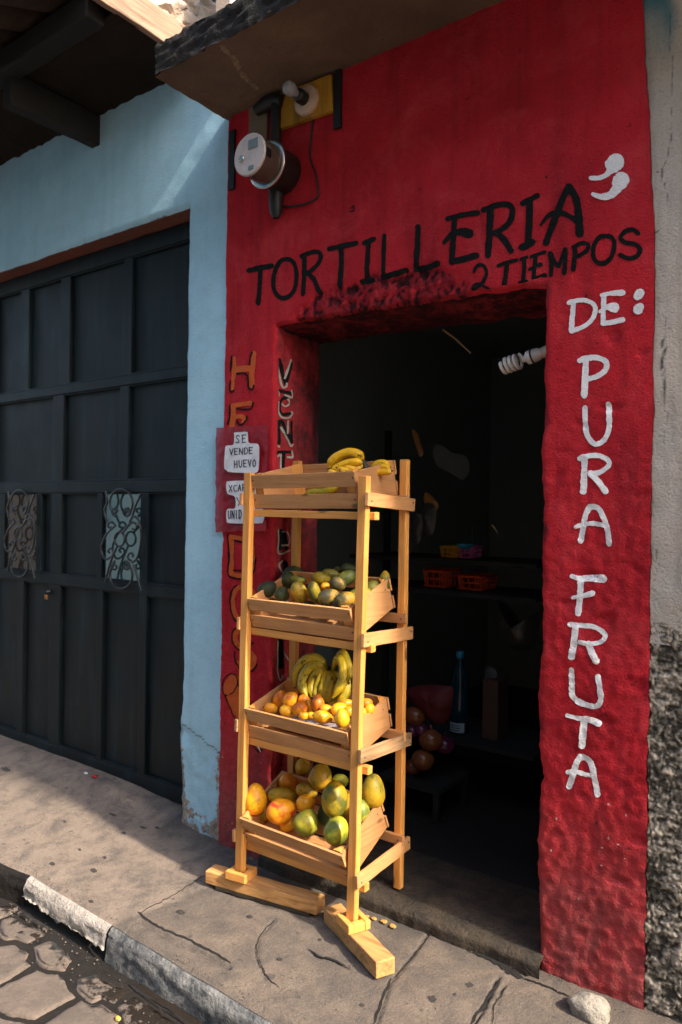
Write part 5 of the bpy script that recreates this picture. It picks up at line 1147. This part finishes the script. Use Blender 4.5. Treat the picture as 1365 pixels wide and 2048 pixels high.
m = MB(); xa, xb = P(969, 1400, IY).x, P(1000, 1400, IY).x; m.span((xa, IY-.02, .401), (xb, IY+.1, P(980, 1358, IY).z)); tag(m.build('cardboard_box', M['card'], None, bevel=.003), 'upright brown cardboard box right of the blue bottle', 'box')
def bag(name, pts, y, thick, mat, label, cat, sd):
    cx = sum(p[0] for p in pts)/len(pts); cy = sum(p[1] for p in pts)/len(pts); q = catmull([(a, b, 0) for a, b in pts], 5, True)[:-1]; n = len(q); vs = []; fs = []
    for side in (-1, 1):
        for r in (1., .75, .5, .25, .02):
            for v in q:
                p = P(cx+(v.x-cx)*r, cy+(v.y-cy)*r, y); p.y += side*thick*math.sqrt(1-r*r)+.012*FB(p.x, p.z, sd, 22, 3); vs.append(p)
    for s in range(2):
        for r in range(4):
            for i in range(n):
                a = (s*5+r)*n+i; b = (s*5+r)*n+(i+1) % n; f = (a, b, b+n, a+n); fs.append(f if s else f[::-1])
    m = MB(); m.add(vs, fs, True); return tag(m.build(name, mat), label, cat)
bag('plastic_bag', [(868, 895), (885, 890), (905, 905), (932, 912), (938, 940), (925, 960), (900, 945), (872, 930)], 1.0, .03, M['clear'], 'crumpled clear plastic bags hanging in the dark above the baskets', 'bag', 1)
bag('snack_packet', [(826, 860), (836, 868), (846, 905), (838, 912), (830, 885)], .9, .012, M['chip'], 'narrow shiny snack packet hanging right of the top shelf', 'packet', 2)
bag('snack_packet', [(852, 985), (872, 1000), (878, 1012), (870, 1022), (850, 1008)], .9, .012, M['chip'], 'brownish snack packet above the clear packets inside the shop', 'packet', 3)
bag('clear_packet', [(848, 1010), (872, 1016), (866, 1068), (842, 1064)], .88, .010, M['greybag'], 'strip of clear packets hanging nearest the baskets', 'packet', 4)
bag('clear_packet', [(822, 1030), (845, 1034), (840, 1085), (822, 1080)], .86, .010, M['greybag'], 'clear packets hanging directly behind the right rack post', 'packet', 5)
bag('plastic_bag', [(998, 1200), (1015, 1240), (1060, 1250), (1078, 1225), (1072, 1290), (1030, 1300), (1002, 1270)], 1.2, .08, M['greybag'], 'dim grey plastic sack leaning in the shadows behind the right jamb', 'bag', 6)
bag('plastic_bag', [(970, 1340), (985, 1334), (996, 1345), (992, 1358), (974, 1358)], IY, .02, M['clear'], 'small clear bag on top of the cardboard box', 'bag', 7)
nt = tag(bag('onion_sack', [(815, 1378), (850, 1370), (895, 1372), (906, 1380), (903, 1420), (885, 1448), (850, 1430), (820, 1400)], .72, .05, M['mesh'], 'dark red net sack above the onions inside the shop', 'sack', 8))
st = empty('stool', (P(850, 1500, .74).x, .78, .11), 'low dark stool under the onions inside the shop', 'stool')
zs_ = P(850, 1548, .74).z
m = MB(); m.span((st.location.x-.17, .62, zs_-.03), (st.location.x+.14, .92, zs_-.006)); m.build('seat', M['shelf'], st)
for i, (sx, sy) in enumerate(((-.15, .64), (.12, .64), (-.15, .9), (.12, .9))): m = MB(); m.span((st.location.x+sx-.012, sy-.012, .11), (st.location.x+sx+.012, sy+.012, zs_-.03)); m.build('leg', M['shelf'], st)
ol = ['onion catching light just below the net sack beside the rack post', 'shiny onion in the middle of the heap inside the shop', 'lowest shiny onion of the heap inside the shop', 'purple onion at the left of the heap inside the shop', 'purple onion touching the net sack hem inside the shop', 'dull onion hidden at the right of the heap inside the shop', 'onion at the bottom left of the heap inside the shop']
for i, (a, b, r, mt_, y) in enumerate(((831, 1432, 22, 'onion', .70), (862, 1480, 24, 'onion', .70), (846, 1520, 23, 'onion', .68), (824, 1462, 16, 'purple', .68), (843, 1460, 15, 'purple', .69), (890, 1490, 20, 'purple', .76), (825, 1535, 18, 'onion', .74))):
    c = P(a, b, y); rr = r*depth(c)/FOC; m = MB(); m.lathe(c-Vector((0, 0, rr*.9)), (0, 0, 1), [(rr*.9*(1-math.cos(PI*j/12)), rr*math.sin(PI*j/12)*1.02) for j in range(13)]+[(rr*1.95, rr*.12), (rr*2.15, rr*.07)], 20)
    tag(m.build('onion', M[mt_]), ol[i], 'onion', 'onions heaped inside the shop')
# houses across the street: they close the view and are mirrored in the garage glass
def far(xa, xb, h, mat, label, y=-6.4):
    op = empty('far_house', ((xa+xb)/2, y, -.15), label, 'building')
    m = MB(); dw = xa+(xb-xa)*.3; wz = h*.5
    m.span((xa, y-.3, -.18), (dw, y, h)); m.span((dw+1, y-.3, -.18), (xb, y, h)); m.span((dw, y-.3, 2.2), (dw+1, y, h)); m.build('wall', mat, op)
    m = MB(); m.span((dw, y-.2, -.18), (dw+1, y-.15, 2.2)); m.build('door', M['door'], op)
    m = MB(); m.span((xa-.02, y-.8, h+.001), (xb+.01, y+.7, h+.12)); m.build('roof', M['tile'], op)
    for i in range(2):
        m = MB(); x = xa+(xb-xa)*(.55+.25*i); m.span((x, y+.001, 1.2), (x+.7, y+.03, 2.3)); m.build('window', M['pane'], op)
far(-14, -7.6, 7.4, M['housewall'], 'cream house across the street, mirrored in the garage glass')
far(-7.55, -1.9, 8.0, M['fartl'], 'teal house across the street beside the cream one')
far(-1.85, 4.4, 7.6, M['farbr'], 'brown plastered house straight across the street')
far(-22, -14.05, 7, M['farbr'], 'long brown house far down the street')
far(11.05, 22, 8, M['farbr'], 'tall brown house far up the street')
far(4.45, 11, 7.8, M['housewall'], 'second cream house across the street, right of the brown one')
# ================================================================ light, sky, camera
sun = bpy.data.lights.new('sun', 'SUN'); sun.energy = SUN_E; sun.angle = math.radians(SUN_A); sun.color = (1, .88, .72)
so = bpy.data.objects.new('sun', sun); COL.objects.link(so)
tv = Vector((-1, SUN_K, -.85)).normalized(); so.rotation_euler = tv.to_track_quat('-Z', 'Y').to_euler()
w = bpy.data.worlds.new('World'); bpy.context.scene.world = w; w.use_nodes = True; nt_ = w.node_tree
sky = nt_.nodes.new('ShaderNodeTexSky'); sky.sky_type = 'NISHITA'; sky.sun_disc = False; sd = -tv
sky.sun_elevation = math.asin(sd.z); sky.sun_rotation = math.atan2(sd.x, sd.y); sky.dust_density = 3.; sky.air_density = 1.; sky.ozone_density = 1.
bg = nt_.nodes['Background']; bg.inputs['Strength'].default_value = SKY_S; nt_.links.new(sky.outputs[0], bg.inputs[0])
cam = bpy.data.cameras.new('camera'); co = bpy.data.objects.new('camera', cam); COL.objects.link(co)
cam.sensor_fit = 'VERTICAL'; cam.sensor_height = 36; cam.sensor_width = 24; cam.lens = FOC/2048*36; cam.clip_start = .05; cam.clip_end = 300
rgt = RT*math.cos(ROLL)+UP*math.sin(ROLL)*1; rgt = (RT*math.cos(ROLL)+UP*math.sin(ROLL)); upv = (UP*math.cos(ROLL)-RT*math.sin(ROLL))
# image x axis direction: pixel +u maps to RT*cos + UP*sin (see ray)
mw = Matrix((( rgt.x, upv.x, -FW.x), (rgt.y, upv.y, -FW.y), (rgt.z, upv.z, -FW.z))).to_4x4(); mw.translation = CAM; co.matrix_world = mw
cam.dof.use_dof = True; cam.dof.focus_distance = 2.35; cam.dof.aperture_fstop = 3.2
sc = bpy.context.scene; sc.camera = co; vs_ = sc.view_settings; vs_.view_transform = 'Standard'; vs_.look = 'None'; vs_.exposure = EXPO; vs_.gamma = 1; vs_.use_curve_mapping = False
sc.cycles.max_bounces = 8; sc.cycles.diffuse_bounces = 5; sc.cycles.use_denoising = True
